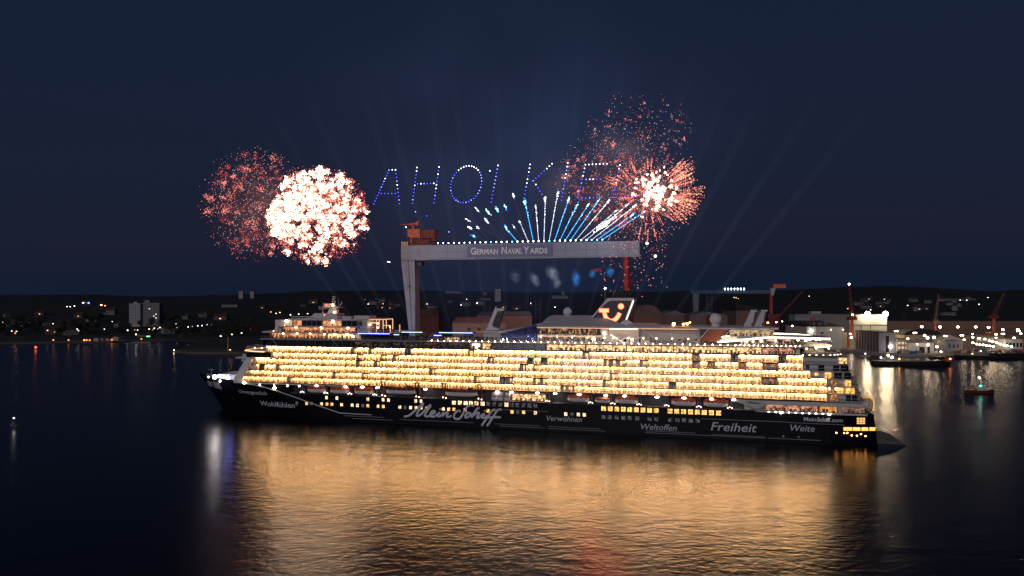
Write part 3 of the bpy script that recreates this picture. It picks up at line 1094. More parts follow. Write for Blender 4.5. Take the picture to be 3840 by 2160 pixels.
# ---- fin, low roof, blue glass canopy
b = MB()
b.prism([(150.2, 39.4), (149.2, 40.6), (145.4, 49.9), (145.1, 48.9), (141.6, 48.9), (141.9, 47.9), (144.6, 47.7), (146.9, 42.2), (146.6, 41.0), (144.2, 40.0), (143.6, 39.2)], -1.4, 1.4, 0)
b.prism([(144.5, 47.65), (142.2, 47.7), (144.3, 40.5), (146.5, 41.2), (146.8, 42.2)], -.9, .9, 1)
b.build('fin', [WHITE, mat('dark brown fin', (.025, .012, .012), .4)], ship)
b = MB()
b.prism([(152.5, 39.15), (139.8, 38.75), (132, 40.4), (124, 42.2), (120, 43.5), (120, 43.9), (124, 42.9), (132, 41.0), (141, 39.6), (150, 39.5)], -12, 12)
b.box(140, 148, -11, 11, 35.5, 38.9)
b.build('pool_roof', OFFWHITE, ship)
b = MB()
b.prism([(139.9, 35.5), (139.9, 38.6), (132.5, 40.3), (127, 41.6), (124.8, 41.9), (123.8, 41.2), (123.8, 35.5)], 9.0, 9.2, 0)
for i in range(7):
    x = 139.9 - i * 2.65
    zt = 38.6 + (139.9 - x) * .218
    b.bar((x, 13.9, 35.5), (x, 13.9, min(zt, 41.5)), .14, None, 1)
    if i < 6:
        b.bar((x, 13.9, min(zt, 41.4)), (x - 2.65, 13.9, 35.8), .1, None, 1)
b.bar((139.9, 13.9, 38.6), (124.8, 13.9, 42.0), .3, None, 1)
b.bar((139.9, 13.9, 37.2), (123.8, 13.9, 37.2), .12, None, 1)
o = b.build('pool_canopy', [INT_BLUE, mat('canopy steel', (.12, .12, .2), .5)], ship)
q = MB()
q.prism([(139.9, 35.6), (139.9, 38.5), (124.8, 41.8), (123.9, 41.0), (123.9, 35.6)], 13.95, 14.0)
q.build('pane', glass('violet pane', (.55, .58, .85), .12), o)
q = MB()
q.prism([(139.9, 38.75), (131, 41.0), (126, 42.45), (124.4, 42.4), (123.8, 41.5), (125, 42.0), (131, 40.5)], 8, 14.3)
q.build('canopy_roof', mat('dark blue canopy roof', (.03, .04, .10), .25), o)
lamp('pool_lamp', 126.5, 13.0, 36.6, .3, LAMP_BLUE)
lamp('pool_lamp', 128.5, 12.0, 37.6, .25, LAMP_BLUE)
lamp('pool_lamp', 137.8, 17.0, 36.4, .3, LAMP_W)

# ---- aft upper house
b = MB()
b.frustum((88, 124.0, -15, 15, 42.0), (99, 120.4, -6, 6.2, 46.0))
b.frustum((75, 88, -14, 14, 42.0), (78, 88, -9, 9, 42.9))
b.build('house_roof', mat('roof white', (.50, .47, .47), .6, var=.12, scale=.2), ship)
b = MB()
b.prism([(31.5, -11), (36, -14), (50, -15.6), (124.2, -15.6), (124.2, 15.6), (50, 15.6), (36, 14), (31.5, 11)], 41.35, 42.0, axis='z')
b.build('upper_roof_slab', OFFWHITE, ship)
b = MB()
b.box(61, 123.8, 15.25, 15.5, 41.24, 41.34)  # glowing strips added under the roof to warm the house walls
b.box(98.5, 123.5, 15.1, 15.25, 37.80, 37.88)
b.build('added_wall_wash_strip', emat('added wall wash', (1.0, .50, .26), 2.4), ship)
b = MB()
b.box(60, 123, -12, 12, 35.5, 41.35)
b.box(97.8, 123.8, 13, 15, 37.9, 38.6)
for x in (123.6, 118.6, 112.6, 106.4, 100.6, 97.6):
    b.box(x - .25, x + .25, 13, 15, 35.5, 37.9)
for xa, xb in ((118.6, 123.6), (112.6, 118.6), (106.4, 112.6), (100.6, 106.4)):     # arch shoulders
    b.prism([(xa + .2, 37.9), (xa + .2, 37.1), (xa + 1.1, 37.9)], 14, 15)
    b.prism([(xb - .2, 37.9), (xb - .2, 37.1), (xb - 1.1, 37.9)], 14, 15)
b.box(95.4, 98.2, 12, 15.05, 35.5, 41.35)
b.prism([(78, 35.5), (95.5, 35.5), (95.5, 38.6), (82.5, 38.6)], 12, 15)
b.build('aft_house', WHITE, ship)
glazed('house_window_band', 98.3, 123.5, 38.62, 41.3, 15.0, 2.8, emat('club interior', (1, .58, .28), .9, 'NONE', 1, (.9, .5, .5), .45, .72, (.03, .022, .02)), 2.0, DARKGREY)
glazed('arcade', 98.2, 123.4, 35.55, 37.85, 13.2, 1.6, emat('arcade interior', (1, .60, .32), .85, 'NONE', 1, (.5, .5, .5), .42, .62, (.08, .04, .02)), 6.2, CREAM)
b = MB()
b.box(83.6, 95.3, 13.0, 13.2, 38.6, 41.3, 0)
b.box(83.6, 95.3, 14.7, 14.9, 38.6, 39.4, 0)
b.box(84, 95, 13.2, 13.35, 40.95, 41.15, 1)
b.build('sheltered_gallery', [CREAM, emat('gallery strip', (1, .70, .40), 7)], ship)
b = MB()
b.bar((94.4, 15.2, 38.9), (89.3, 15.2, 35.7), .45)
b.build('white_strut', emat('white strut with added glow', (1, .75, .5), 1.5), ship)  # bright look of the strut comes from emission in its material
for x, z in ((91.0, 36.75), (88.6, 36.6)):
    q = MB()
    q.tube([(x, 14.9, z), (x, 15.08, z)], .62, 0, 16)
    q.build('porthole', DARKGLASS, ship)
lamp('house_and_fill_lamp', 101.0, 15.1, 36.9, .7, LAMP_WARM, ship, .45)
lamp('house_and_fill_lamp', 85.8, 15.1, 36.9, .3, LAMP_WARM)
lamp('house_and_fill_lamp', 96.7, 15.4, 39.4, .25, LAMP_W)
for x in (122.3, 115.6, 109.5, 103.4, 96.6, 93.2, 87.2, 81.5, 76.5, 70.5, 64.5):  # extra lamps added along the wall only to warm it
    lamp('house_and_fill_lamp', x, 16.0, 37.6, .20, LAMP_WARM)
o = glazed('gym_window', 60.5, 83.4, 36.6, 41.3, 15.0, 4.0, INT_GRID, 2.0, WHITE, PANE, True, ship, .12)
q = MB()
for z in (37.9, 39.2, 40.3):
    q.box(60.6, 83.3, 14.93, 15.06, z - .05, z + .05)
q.build('glazing_bar', WHITE, o)
b = MB()
b.bar((82.6, 15.25, 41.3), (75.4, 15.25, 36.6), .75, .3)
b.bar((61.2, 15.25, 36.5), (57.0, 15.25, 41.3), .7, .3)
b.bar((53.4, 15.25, 36.4), (48.9, 15.25, 41.3), .7, .3)
b.build('slanted_beam', WHITE, ship)
b = MB()
b.prism([(60.3, 36.6), (53.9, 36.5), (49.7, 41.3), (56.3, 41.3)], 14.6, 15.1)
b.build('terracotta_panel', TERRA, ship)
glazed('aft_lounge', 33.5, 49.2, 38.7, 41.3, 13.9, 3.0, emat('aft lounge interior', (1, .70, .40), .9, 'NONE', 1, (.45, .5, .8), .36, .62, (.22, .11, .05)), 2.6, CREAM)
b = MB()
b.prism([(53.6, 36.5), (45, 37.4), (36.5, 38.35), (33, 38.5), (33, 38.7), (50.5, 38.7), (52.6, 37.6)], 13.5, 15.0)
b.build('aft_parapet', CREAM, ship)
b = MB()                                                     # roof radomes and gear
b.ball((113.4, 4, 47.6), 1.9, 0, 20, 12)
b.tube([(113.4, 4, 45.8), (113.4, 4, 46.5)], 1.2, 0, 14)
b.build('radome', WHITE, ship, True)
b = MB()
b.ball((54.0, 4, 44.9), 2.35, 0, 20, 12)
b.tube([(54.0, 4, 42), (54.0, 4, 43.2)], 1.6, 0, 14)
b.build('radome', WHITE, ship, True)
for xx, mi in ((39.8, 0), (35.9, 0)):
    q = MB()
    q.prism([(xx + 3.3, 42.0), (xx + .4, 48.6), (xx - 1.9, 48.6), (xx - 1.7, 48.0), (xx - .9, 47.7), (xx - .2, 43.6), (xx + .6, 43.0), (xx + .2, 42)], -3.5, -.5, 0)
    q.prism([(xx - .8, 47.4), (xx - 1.7, 47.5), (xx - .4, 43.4), (xx - .1, 43.4)], -3, -1, 1)
    q.build('twin_exhaust_fin', [OFFWHITE, BLACK], ship)
lamp('roof_lamp', 70.2, 8, 43.0, .5, LAMP_WARM)
lamp('roof_lamp', 66.4, 6, 42.9, .45, LAMP_ORANGE)
lamp('roof_lamp', 64.9, 6, 43.0, .45, LAMP_ORANGE)

# ---- funnel with the smile sign
b = MB()
b.prism([(103.9, 44.4), (101.6, 42.2), (92.0, 42.2), (88.9, 44.4), (85.7, 53.3), (96.4, 53.3)], -7.6, 7.6, 0)
b.prism([(103.4, 44.4), (101.5, 42.5), (92.4, 42.5), (89.3, 44.6), (86.5, 52.3), (95.1, 52.3), (96.6, 51.5)], 7.62, 7.72, 1)
for i in range(20):                                          # louvres
    z = 44.9 + i * .37
    t = (z - 44.4) / 8.9
    xl = 103.4 - t * 7.4 - max(0, z - 50.6) * 1.2
    xr = 89.3 - (z - 44.6) * .36
    b.box(xr + .2, xr + 2.6, 7.72, 7.80, z, z + .14, 2)
    b.box(xl - 3.4 + max(0, t - .6) * 2, xl - .3, 7.72, 7.80, z, z + .14, 2)
b.bar((88.7, 7.75, 44.6), (85.8, 7.75, 52.4), .5, .3, 3)
fun = b.build('funnel', [WHITE, NAVYF, mat('steel louvre', (.035, .026, .05), .45, .3), emat('funnel edge light', (1, .8, .6), 3)], ship)
b = MB()
b.prism([(92.3, 42.2), (88.6, 44.6), (84.6, 42.2)], 4, 8.2)
b.build('funnel_fairing', WHITE, ship)
q = MB()
for i in range(5):
    x = 94.6 - i * 1.55
    q.tube([(x, 3.2, 53.2), (x - 1.4, 3.2, 56.5)], .48, 0, 10)
    q.tube([(x, -3.2, 53.2), (x - 1.4, -3.2, 56.5)], .48, 0, 10)
q.box(86.5, 95.5, -5, 5, 53.25, 53.5)
q.build('exhaust_pipe', mat('sooty steel', (.06, .055, .055), .5, .3), fun)
q = MB()
q.tube([(98, 2, 46), (98, 2, 57.2)], .16)
q.build('funnel_antenna', GREY, fun)
lamp('masthead_lamp', 98, 2, 57.4, .36, LAMP_W, fun)
arc = [(97.6, 47.7), (97.3, 46.2), (96.5, 44.9), (95.3, 44.15), (94.1, 44.15), (92.9, 44.9), (91.9, 46.2), (91.4, 47.3)]
sp = spline([(x, 7.95, z) for x, z in arc], 4)
for nm, rad, y, m_ in (('smile_rim', .98, -.13, SMILE_RIM), ('smile_sign', .75, .0, SMILE)):
    q = MB()
    q.tube([p + Vector((0, y, 0)) for p in sp], rad, 0, 10, flat=.25)
    q.prism([(99.4 + rad - .5, 48.75 + rad - .5), (99.4 + rad - .5, 47.85 - rad + .5), (96.1 - rad + .5, 47.85 - rad + .5), (96.1 - rad + .5, 48.75 + rad - .5)], 7.80 + y, 8.0 + y)
    q.tube([(90.9, 7.80 + y, 49.95), (90.9, 8.0 + y, 49.95)], rad + .35, 0, 18)
    q.build(nm, m_, fun)
lamp('funnel_floodlight', 98.2, 9.5, 42.6, .4, LAMP_W)
lamp('funnel_floodlight', 90.0, 9.0, 42.4, .3, LAMP_WARM)

# ---- aft decks: light loop, curved bar terrace
loop = [(53.8, 17.0, 36.55), (45, 17.2, 37.5), (36.5, 17.2, 38.45), (28, 16.6, 38.5), (20.5, 14.5, 38.3), (15, 10.5, 38.0), (12.6, 5.5, 37.8), (12.0, 0, 37.7)]
full_loop = spline(loop + [(x, -y, z) for x, y, z in loop[-2::-1]], 5)
b = MB()
b.tube(full_loop, .24, 0, 8)
b.build('light_loop', emat('loop light', (1.0, .80, .58), 9), ship)
b = MB()
deck = [(p.x, p.y) for p in full_loop if p.x < 47]
vs = [(x, y, 38.05) for x, y in deck] + [(x, y, 38.3) for x, y in deck]
k = len(deck)
b.add(vs, [tuple(range(k)), tuple(range(2 * k - 1, k - 1, -1))] + [(i, (i + 1) % k, k + (i + 1) % k, k + i) for i in range(k)])
b.build('loop_deck', OFFWHITE, ship)
half = [(24.5, 17.6), (19, 15.6), (14.6, 11.2), (12.2, 6), (11.6, 0)]
hb = spline([(x, y, 0) for x, y in half + [(x, -y) for x, y in half[-2::-1]]], 5)
b = MB()
k = len(hb)
for z0, z1, mi in ((34.9, 35.4, 0),):
    vs = [(p.x, p.y, z0) for p in hb] + [(p.x, p.y, z1) for p in hb]
    b.add(vs, [tuple(range(k)), tuple(range(2 * k - 1, k - 1, -1))] + [(i, (i + 1) % k, k + (i + 1) % k, k + i) for i in range(k)], mi)
for p, s in zip(hb, hb[1:]):
    b.quad((p.x, p.y, 35.4), (s.x, s.y, 35.4), (s.x - .35, s.y, 36.7), (p.x - .35, p.y, 36.7), 1)
    b.bar((p.x - .35, p.y, 36.7), (s.x - .35, s.y, 36.7), .12, None, 0)
    b.bar((p.x + .05, p.y, 35.15), (s.x + .05, s.y, 35.15), .22, None, 2)
b.build('curved_bar_terrace', [WHITE, RAILGLASS, STRIP], ship)
b = MB()
b.box(27, 44, -12, 10, 35.5, 38.0, 0)
b.build('terrace_bar', emat('terrace bar light', (1.0, .55, .36), 1.2, 'AUTO', 1, (.6, .5, .9), .42, .66, (.05, .025, .02)), ship)
for x, y, z, r in ((20, 8, 37.6, .5), (17, 4, 37.5, .55), (22, 12, 37.5, .45), (25, 14, 37.6, .35), (15, 0, 37.4, .5), (33, 15.5, 37.3, .35), (38, 15.5, 37.2, .45), (41, 15.5, 36.9, .3)):
    lamp('terrace_lamp', x, y, z, r, LAMP_WARM)
b = MB()
b.box(42.8, 45.2, 14, 16.5, 35.5, 37.6)
b.build('white_kiosk', WHITE, ship)
# deck at thirty-two metres, open stern terrace
b = MB()
st = [(24.2, 18.0), (14, 16.5), (9.9, 11), (9.5, 0), (9.9, -11), (14, -16.5), (24.2, -18.0)]
for (x0, y0), (x1, y1) in zip(st, st[1:]):
    b.quad((x0, y0, 32.3), (x1, y1, 32.3), (x1, y1, 33.3), (x0, y0, 33.3), 0)
    b.bar((x0, y0, 33.35), (x1, y1, 33.35), .1, None, 1)
b.build('stern_rail', [RAILGLASS, WHITE], ship)
b = MB()
b.box(24.5, 26.2, -15, 15, 32.3, 34.9)
b.bar((21.5, 13, 35.2), (18, 14.6, 33.6), .7, .25)
b.bar((18, 14.6, 33.6), (16.3, 14.6, 33.5), .9, .2)
b.bar((16.3, 14.6, 33.5), (13.5, 14, 32.4), .7, .25)
b.box(15, 22, 2, 8, 32.3, 34.6)
b.build('stern_stair', CREAM, ship)
for x, y in ((24, 18.1), (21.6, 17.7), (19.2, 17.3), (16.8, 17), (14.4, 16.6), (12.6, 14.6), (11.2, 12.6), (9.8, 10.6)):
    lamp('edge_lamp', x, y, 32.2, .24, LAMP_WARM)
for x, y, z in ((18, 10, 34.4), (13, 6, 34.2), (22, 14, 34.5)):
    lamp('terrace_lamp', x, y, z, .3, LAMP_WARM)
b = MB()
b.bar((11.5, 9, 32.3), (8.2, 8, 36.0), .14)
b.build('flagstaff', WHITE, ship)

# ---- stepped stern block
AFT = [(15.8, 15.8, 2.2), (18.5, 15.8, 3.2), (21.2, 15.8, 4.2), (23.9, 21.4, 5.3), (26.6, 23.9, 6.4), (29.3, 23.9, 8.0)]
b = MB()
for zf, xa, xe in AFT:
    b.prism([(xa, -16.5), (xe + 4, -16.2), (xe + 1.4, -12), (xe + 1.4, 12), (xe + 4, 16.2), (xa, 16.9)], zf, zf + DH - .24, axis='z')
b.build('stern_block', OFFWHITE, ship)
for zf, xa, xe in AFT:
    q = MB()
    q.prism([(xa, -18), (xe + 3.4, -17.6), (xe + .6, -15.5), (xe, -12), (xe, 12), (xe + .6, 15.5), (xe + 3.4, 17.6), (xa, 18.05)], zf - .26, zf, axis='z')
    ring = [(xa - .2, 17.95), (xe + 3.4, 17.5), (xe + .7, 15.4), (xe + .1, 12), (xe + .1, -12)]
    for (x0, y0), (x1, y1) in zip(ring, ring[1:]):
        q.quad((x0, y0, zf), (x1, y1, zf), (x1, y1, zf + .95), (x0, y0, zf + .95), 1)
        q.bar((x0, y0, zf + 1.0), (x1, y1, zf + 1.0), .09, None, 0)
    q.build('stern_deck_edge', [OFFWHITE, RAILGLASS], ship)


def stern_window(x0, x1, z0, z1, m_, y=17.0):
    q = MB()
    q.box(x0, x1, y - .3, y + .06, z0, z1, 0)
    xm = (x0 + x1) / 2
    q.box(xm - .05, xm + .05, y + .05, y + .1, z0, z1, 1)
    q.build('stern_window', [m_, DARKGREY], ship)


for x0, x1, z0, z1, m_ in ((21.6, 22.7, 27.1, 28.6, DARKGLASS), (16.5, 18.5, 26.7, 28.7, DARKGLASS), (11.5, 13.5, 26.7, 28.7, DARKGLASS), (8.5, 11, 26.7, 28.7, DARKGLASS), (18.6, 19.7, 24.9, 25.8, HULLWIN_O),
                           (14.2, 16.2, 24.0, 26.0, HULLWIN_O), (10.6, 13.2, 24.0, 26.0, DARKGLASS), (7.6, 9.8, 24.0, 26.0, DARKGLASS), (12.2, 14.2, 21.4, 23.2, CABIN_DIM), (7.6, 9.4, 21.3, 23.3, HULLWIN_O),
                           (12.4, 15.6, 18.7, 20.7, CABIN_DIM), (10.2, 12.2, 18.7, 20.6, HULLWIN_O), (6.4, 9.2, 18.7, 20.6, HULLWIN_O), (12.0, 14.6, 16.0, 17.9, CABIN_DIM), (7.6, 9.2, 16.0, 18, DARKGLASS), (5.6, 7.2, 16.0, 18, DARKGLASS)):
    stern_window(x0, x1, z0, z1, m_)
glazed('stern_suite', 8.8, 11.8, 29.35, 31.7, 17.3, 1.2, INT_WARM, 2.8, CREAM)
lamp('stern_lamp', 14.9, 17.3, 20.2, .35, LAMP_WARM)
lamp('stern_lamp', 12.6, 17.3, 20.2, .35, LAMP_WARM)

# ---- white aft hull band with restaurant windows
b = MB()
b.box(44, 2.2, 17.9, 18.06, 13.9, 14.9)
b.prism([(49.5, 15.3), (44.5, 15.3), (36.8, 13.9), (36.8, 11.9), (40.5, 11.0), (36.8, 10.9)], 17.9, 18.06)
b.box(12.0, 36.8, 17.9, 18.06, 10.85, 11.45)
b.box(10.8, 12.2, 17.9, 18.06, 10.85, 13.9)
b.box(2.4, 10.8, 17.6, 17.9, 10.85, 11.5)
b.box(2.2, 44, -17.8, 15.5, 11.3, 15.5)
b.box(4, 44, 15.4, 18.08, 14.9, 15.2)
b.build('aft_hull_band', OFFWHITE, ship)
glazed('restaurant_window', 18.6, 36.7, 11.45, 13.9, 17.85, 2.2, INT_PINK, 6.0, DARKGREY)
glazed('restaurant_window', 12.3, 18.4, 11.45, 13.9, 17.85, 1.2, emat('amber interior', (1, .42, .10), 1.0, 'NONE', 1, (.8, .5, .5), .3, .6, (.3, .10, .02)), 6.0, DARKGREY)
glazed('restaurant_window', 2.8, 10.6, 11.5, 13.85, 17.5, 2.0, INT_PINK, 3.9, DARKGREY)
for i in range(9):
    lamp('edge_lamp', 35.6 - i * 2.3, 18.2, 11.1, .16, LAMP_W)
lamp('hull_lamp', 31.5, 18.35, 10.9, .4, emat('hull wash lamp', (1, .78, .55), 40), ship, .5)
lamp('hull_lamp', 15.0, 18.35, 10.9, .4, MATS['hull wash lamp'], ship, .5)
b = MB()                                                     # golden glass bay at the stern
b.prism([(2.0, 12.0), (-.8, 12.0), (-1.2, 15.4), (.2, 17.0), (2.6, 16.6)], 4, 12, 0)
for y in (4, 8, 12.05):
    for p, s in (((-.85, 12.0), (-1.25, 15.4)), ((-1.25, 15.4), (.2, 17.0)), ((.2, 17), (2.6, 16.7))):
        b.bar((p[0], y, p[1]), (s[0], y, s[1]), .2, None, 1)
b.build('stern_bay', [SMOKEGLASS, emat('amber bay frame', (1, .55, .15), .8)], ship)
for i, (x0, x1, y) in enumerate(((10.2, 7.3, 0), (7.0, 4.4, 0), (4.0, 1.6, 0), (1.2, -.8, 0))):
    q = MB()
    ya, yb = hull_y(x0, 5.8) + .07, hull_y(x1, 5.8) + .07
    q.add([(x0, ya, 5.3), (x1, yb, 5.3), (x1, yb, 6.5), (x0, ya, 6.5), (x0, ya - .3, 5.3), (x1, yb - .3, 5.3), (x1, yb - .3, 6.5), (x0, ya - .3, 6.5)],
          [(0, 1, 2, 3), (4, 7, 6, 5), (0, 3, 7, 4), (1, 5, 6, 2), (0, 4, 5, 1), (3, 2, 6, 7)])
    q.build('mooring_deck_opening', GOLDWIN, hull)
q = MB()
ya, yb = hull_y(5.6, 9) + .07, hull_y(2.6, 9) + .07
for i in range(3):
    for j in range(4):
        x0, x1 = 5.6 - i * 1.0, 4.75 - i * 1.0
        y0, y1 = hull_y(x0, 9) + .06, hull_y(x1, 9) + .06
        z = 7.7 + j * .6
        q.quad((x0, y0, z), (x1, y1, z), (x1, y1, z + .48), (x0, y0, z + .48))
q.build('lattice_window', emat('lattice window glow', (1, .56, .16), 1.2), hull)
for x, z in ((12.6, 4.4), (10.0, 4.4), (8.9, 4.5), (7.4, 3.6), (5.6, 3.5), (4.2, 4.1), (2.6, 3.4)):
    lamp('fairlead_light', x, hull_y(x, z) + .05, z, .24, LAMP_ORANGE, hull)
b = MB()
b.prism([(-1.4, -.6), (-1.4, 1.7), (-6, 1.35), (-9, .9), (-12, .1), (-12.3, -.6)], -11, 11)
b.build('stern_platform', mat('grey stern platform', (.085, .08, .088), .6), ship)

# ================================================================== LIFEBOATS, hanging in the davits
BOATW = mat('lifeboat white', (.76, .73, .70), .45)
BOATR = mat('lifeboat orange', (.70, .12, .04), .45)


def lifeboat(L, H, W, canopy):
    q = empty('lifeboat')
    hullb, n = MB(), 15
    prof = [(-.52, .55), (-.40, .10), (0, 0), (.40, .10), (.52, .55)]
    for part, mats_, z0, z1 in (('boat_hull', BOATW, 0, .52), ('canopy', canopy, .52, 1.0)):
        s = MB()
        rows = []
        for i in range(n):
            u = -1 + 2 * i / (n - 1)
            w = W / 2 * (1 - abs(u) ** 3.2) ** .6 + .02
            keel = H * .20 * max(0, abs(u) - .55) / .45
            ring = []
            if part == 'boat_hull':
                for t in range(9):
                    a = math.pi * t / 8
                    ring.append((u * L / 2, -w * math.cos(a), H * .54 - (H * .54 - keel) * math.sin(a) ** .7))
            else:
                hh = H * .46 * (1 - .28 * abs(u) ** 3)
                for t in range(9):
                    a = math.pi * t / 8
                    ring.append((u * L / 2 * .985, w * .97 * math.cos(a), H * .545 + hh * math.sin(a) ** .55))
            rows.append(ring)
        vs = [p for r_ in rows for p in r_]
        fs = [(i * 9 + t, i * 9 + t + 1, (i + 1) * 9 + t + 1, (i + 1) * 9 + t) for i in range(n - 1) for t in range(8)]
        fs += [tuple(range(9)), tuple(range(len(vs) - 1, len(vs) - 10, -1))]
        s.add(vs, fs)
        s.build(part, mats_, q, True)
    for i in range(5):
        s = MB()
        u = -.6 + .3 * i
        s.box(u * L / 2 - .35, u * L / 2 + .35, W / 2 * .9, W / 2 * .985, H * .62, H * .76)
        s.build('side_window', DARKGLASS, q)
    s = MB()
    s.box(-L * .36, -L * .22, -W * .22, W * .22, H * .93, H * 1.10)
    s.build('steering_cab', canopy, q)
    return q


boats = [(227.3, 218.0, 11.75, 3.3), (215.8, 207.3, 11.75, 3.3), (204.7, 195.4, 11.75, 3.3), (190.0, 175.6, 12.4, 3.6), (162.8, 148.8, 12.4, 3.6), (111.0, 102.6, 11.9, 3.2), (100.2, 94.4, 11.9, 2.3),
         (92.0, 83.5, 11.9, 3.2), (70.6, 62.0, 11.9, 3.2), (58.8, 50.0, 11.9, 3.2)]
LB = ['orange and white lifeboat nearest the bow of the cruise ship', 'orange and white lifeboat second from the bow of the cruise ship', 'orange and white lifeboat just ahead of the two long tenders',
      'long dark red tender boat hanging nearer the bow', 'long dark red tender boat hanging above the large script name', 'orange and white lifeboat just behind the golden lounge windows amidships',
      'small low red rescue boat between two lifeboats', 'orange and white lifeboat just behind the small red rescue boat', 'orange and white lifeboat second from the stern', 'orange and white lifeboat nearest the stern']
small = lifeboat(9.0, 3.2, 3.4, BOATR)
small_free = True
tender = lifeboat(14.2, 3.6, 4.2, DARKRED)
tfree = True
rescue = lifeboat(5.8, 2.3, 2.4, BOATR)
for i, (xa, xb, z, hh) in enumerate(boats):
    if i in (3, 4):
        o = tender if tfree else copy_tree(tender)
        tfree = False
    elif i == 6:
        o = rescue
    else:
        o = small if small_free else copy_tree(small)
        small_free = False
    o.matrix_world = SHIP_M @ Matrix.Translation(((xa + xb) / 2, 17.0, z))
    tag(o, LB[i], 'lifeboat' if i not in (3, 4, 6) else ('tender' if i != 6 else 'rescue boat'), 'lifeboats hanging along the ship side')

# crowd on the open decks
PPL = [mat('crowd clothing dark', (.03, .03, .04), .8, var=.6, scale=1.3), mat('crowd clothing light', (.25, .20, .18), .8, var=.7, scale=1.1)]
RINGS = [(0, .10), (.45, .13), (.85, .19), (1.1, .17), (1.4, .23), (1.5, .08), (1.56, .10), (1.66, .12), (1.76, .06)]


def person_into(q, x, y, z, h, mi, a):
    vs = []
    for zz, r_ in RINGS:
        for k_ in range(6):
            t = a + k_ * math.tau / 6
            sq = .6 if zz < 1.5 else 1
            dx, dy = r_ * math.cos(t - a), r_ * math.sin(t - a) * sq
            vs.append((x + dx * math.cos(a) - dy * math.sin(a), y + dx * math.sin(a) + dy * math.cos(a), z + zz * h))
    fs = [(i * 6 + k_, i * 6 + (k_ + 1) % 6, (i + 1) * 6 + (k_ + 1) % 6, (i + 1) * 6 + k_) for i in range(8) for k_ in range(6)]
    fs.append(tuple(range(48, 54)))
    q.add(vs, fs, mi)


b = MB()
for i in range(420):
    p = rnd.random()
    if p < .6:
        x, y, z = rnd.uniform(142, 187), rnd.uniform(11.5, 17.6), 35.5
    elif p < .75:
        x, y, z = rnd.uniform(189, 199), rnd.uniform(6, 16), 38.28
    elif p < .92:
        x, y, z = rnd.uniform(25, 45), rnd.uniform(13, 17.6), 35.5
    else:
        x, y, z = rnd.uniform(55, 140), rnd.uniform(16, 17.8), 35.5
    person_into(b, x, y, z, rnd.uniform(.92, 1.08), int(rnd.random() < .3), rnd.random() * 6)
o = b.build('crowd', PPL, None, True)
o.matrix_world = SHIP_M
tag(o, 'crowd of passengers standing along the open decks of the cruise ship', 'crowd', kind='stuff')

# ================================================================== SHIPYARD: big gantry crane over the dock
CRN_W = mat('gantry white paint', (.36, .41, .55), .6, var=.20, scale=.16)
CRN_B = mat('gantry sign blue', (.20, .23, .42), .6, var=.15, scale=.1)
CRN_R = mat('gantry red leg', (.42, .035, .025), .55)
CRN_O = mat('gantry orange house', (.62, .13, .05), .55)
CRN_DR = mat('gantry machinery and shaded house', (.20, .045, .03), .7, var=.4, scale=.4)
gl, gr = at(1504, 921, 497), at(2398, 903, 456)
GL = (gr - gl).length
ga = math.atan2(gr.y - gl.y, gr.x - gl.x)
crane = empty('gantry_crane', (gl.x, gl.y, 2.4), ga)          # local x along the beam, y away from the ship
tag(crane, 'giant white gantry crane with blue sign panel, one white and one red leg', 'gantry crane')
TOPZ = 92.5 - 2.4
b = MB()
b.box(0, GL, 0, 8.5, TOPZ - 10.6, TOPZ)
for i in range(1, 16):
    b.box(i * GL / 16 - .06, i * GL / 16 + .06, -.05, 0, TOPZ - 10.5, TOPZ - .1)
b.box(0, GL, -.12, 8.6, TOPZ - 10.9, TOPZ - 10.6)
b.build('beam', CRN_W, crane)
b = MB()
b.add([(0, 0, TOPZ - 10.9), (10.6, 0, TOPZ - 10.9), (10.6, 8.5, TOPZ - 10.9), (0, 8.5, TOPZ - 10.9), (6.6, -.6, 26), (11.2, -.6, 26), (11.2, 9.4, 26), (6.6, 9.4, 26), (7.2, -2, 0), (10.8, -2, 0), (10.8, 11, 0), (7.2, 11, 0)],
      [(0, 1, 5, 4), (1, 2, 6, 5), (2, 3, 7, 6), (3, 0, 4, 7), (4, 5, 9, 8), (5, 6, 10, 9), (6, 7, 11, 10), (7, 4, 8, 11), (8, 9, 10, 11)])
leg = b.build('leg', CRN_W, crane)
leg['label'] = 'tapering white leg'
for body, x0, x1, z0, m_ in (('900 t', 5.2, 9.0, TOPZ - 30.5, DARKGREY),):
    me = text_mesh(body)
    e = text_extent(me)
    for v in me.vertices:
        v.co = (x0 + (v.co.x - e[0]) / (e[1] - e[0]) * (x1 - x0), -.5, z0 + v.co.y * 2.6)
    me.materials.append(m_)
    link('leg_number', me, leg)
b = MB()
b.tube([(GL - 9.0, 1, TOPZ - 10.9), (GL - 6.9, -4, 0)], [2.1, 2.1], 0, 14)
b.tube([(GL - 9.0, 7.5, TOPZ - 10.9), (GL - 6.9, 13, 0)], [2.1, 2.1], 0, 14)
b.bar((GL - 7.2, -3, 6), (GL - 7.2, 12, 6), 2.5)
leg2 = b.build('leg', CRN_R, crane)
leg2['label'] = 'slender red leg'
b = MB()
b.box(50.5, 112.5, -.16, -.04, TOPZ - 9.4, TOPZ - .7)
sign = b.build('sign_panel', CRN_B, crane)
x = 53.0
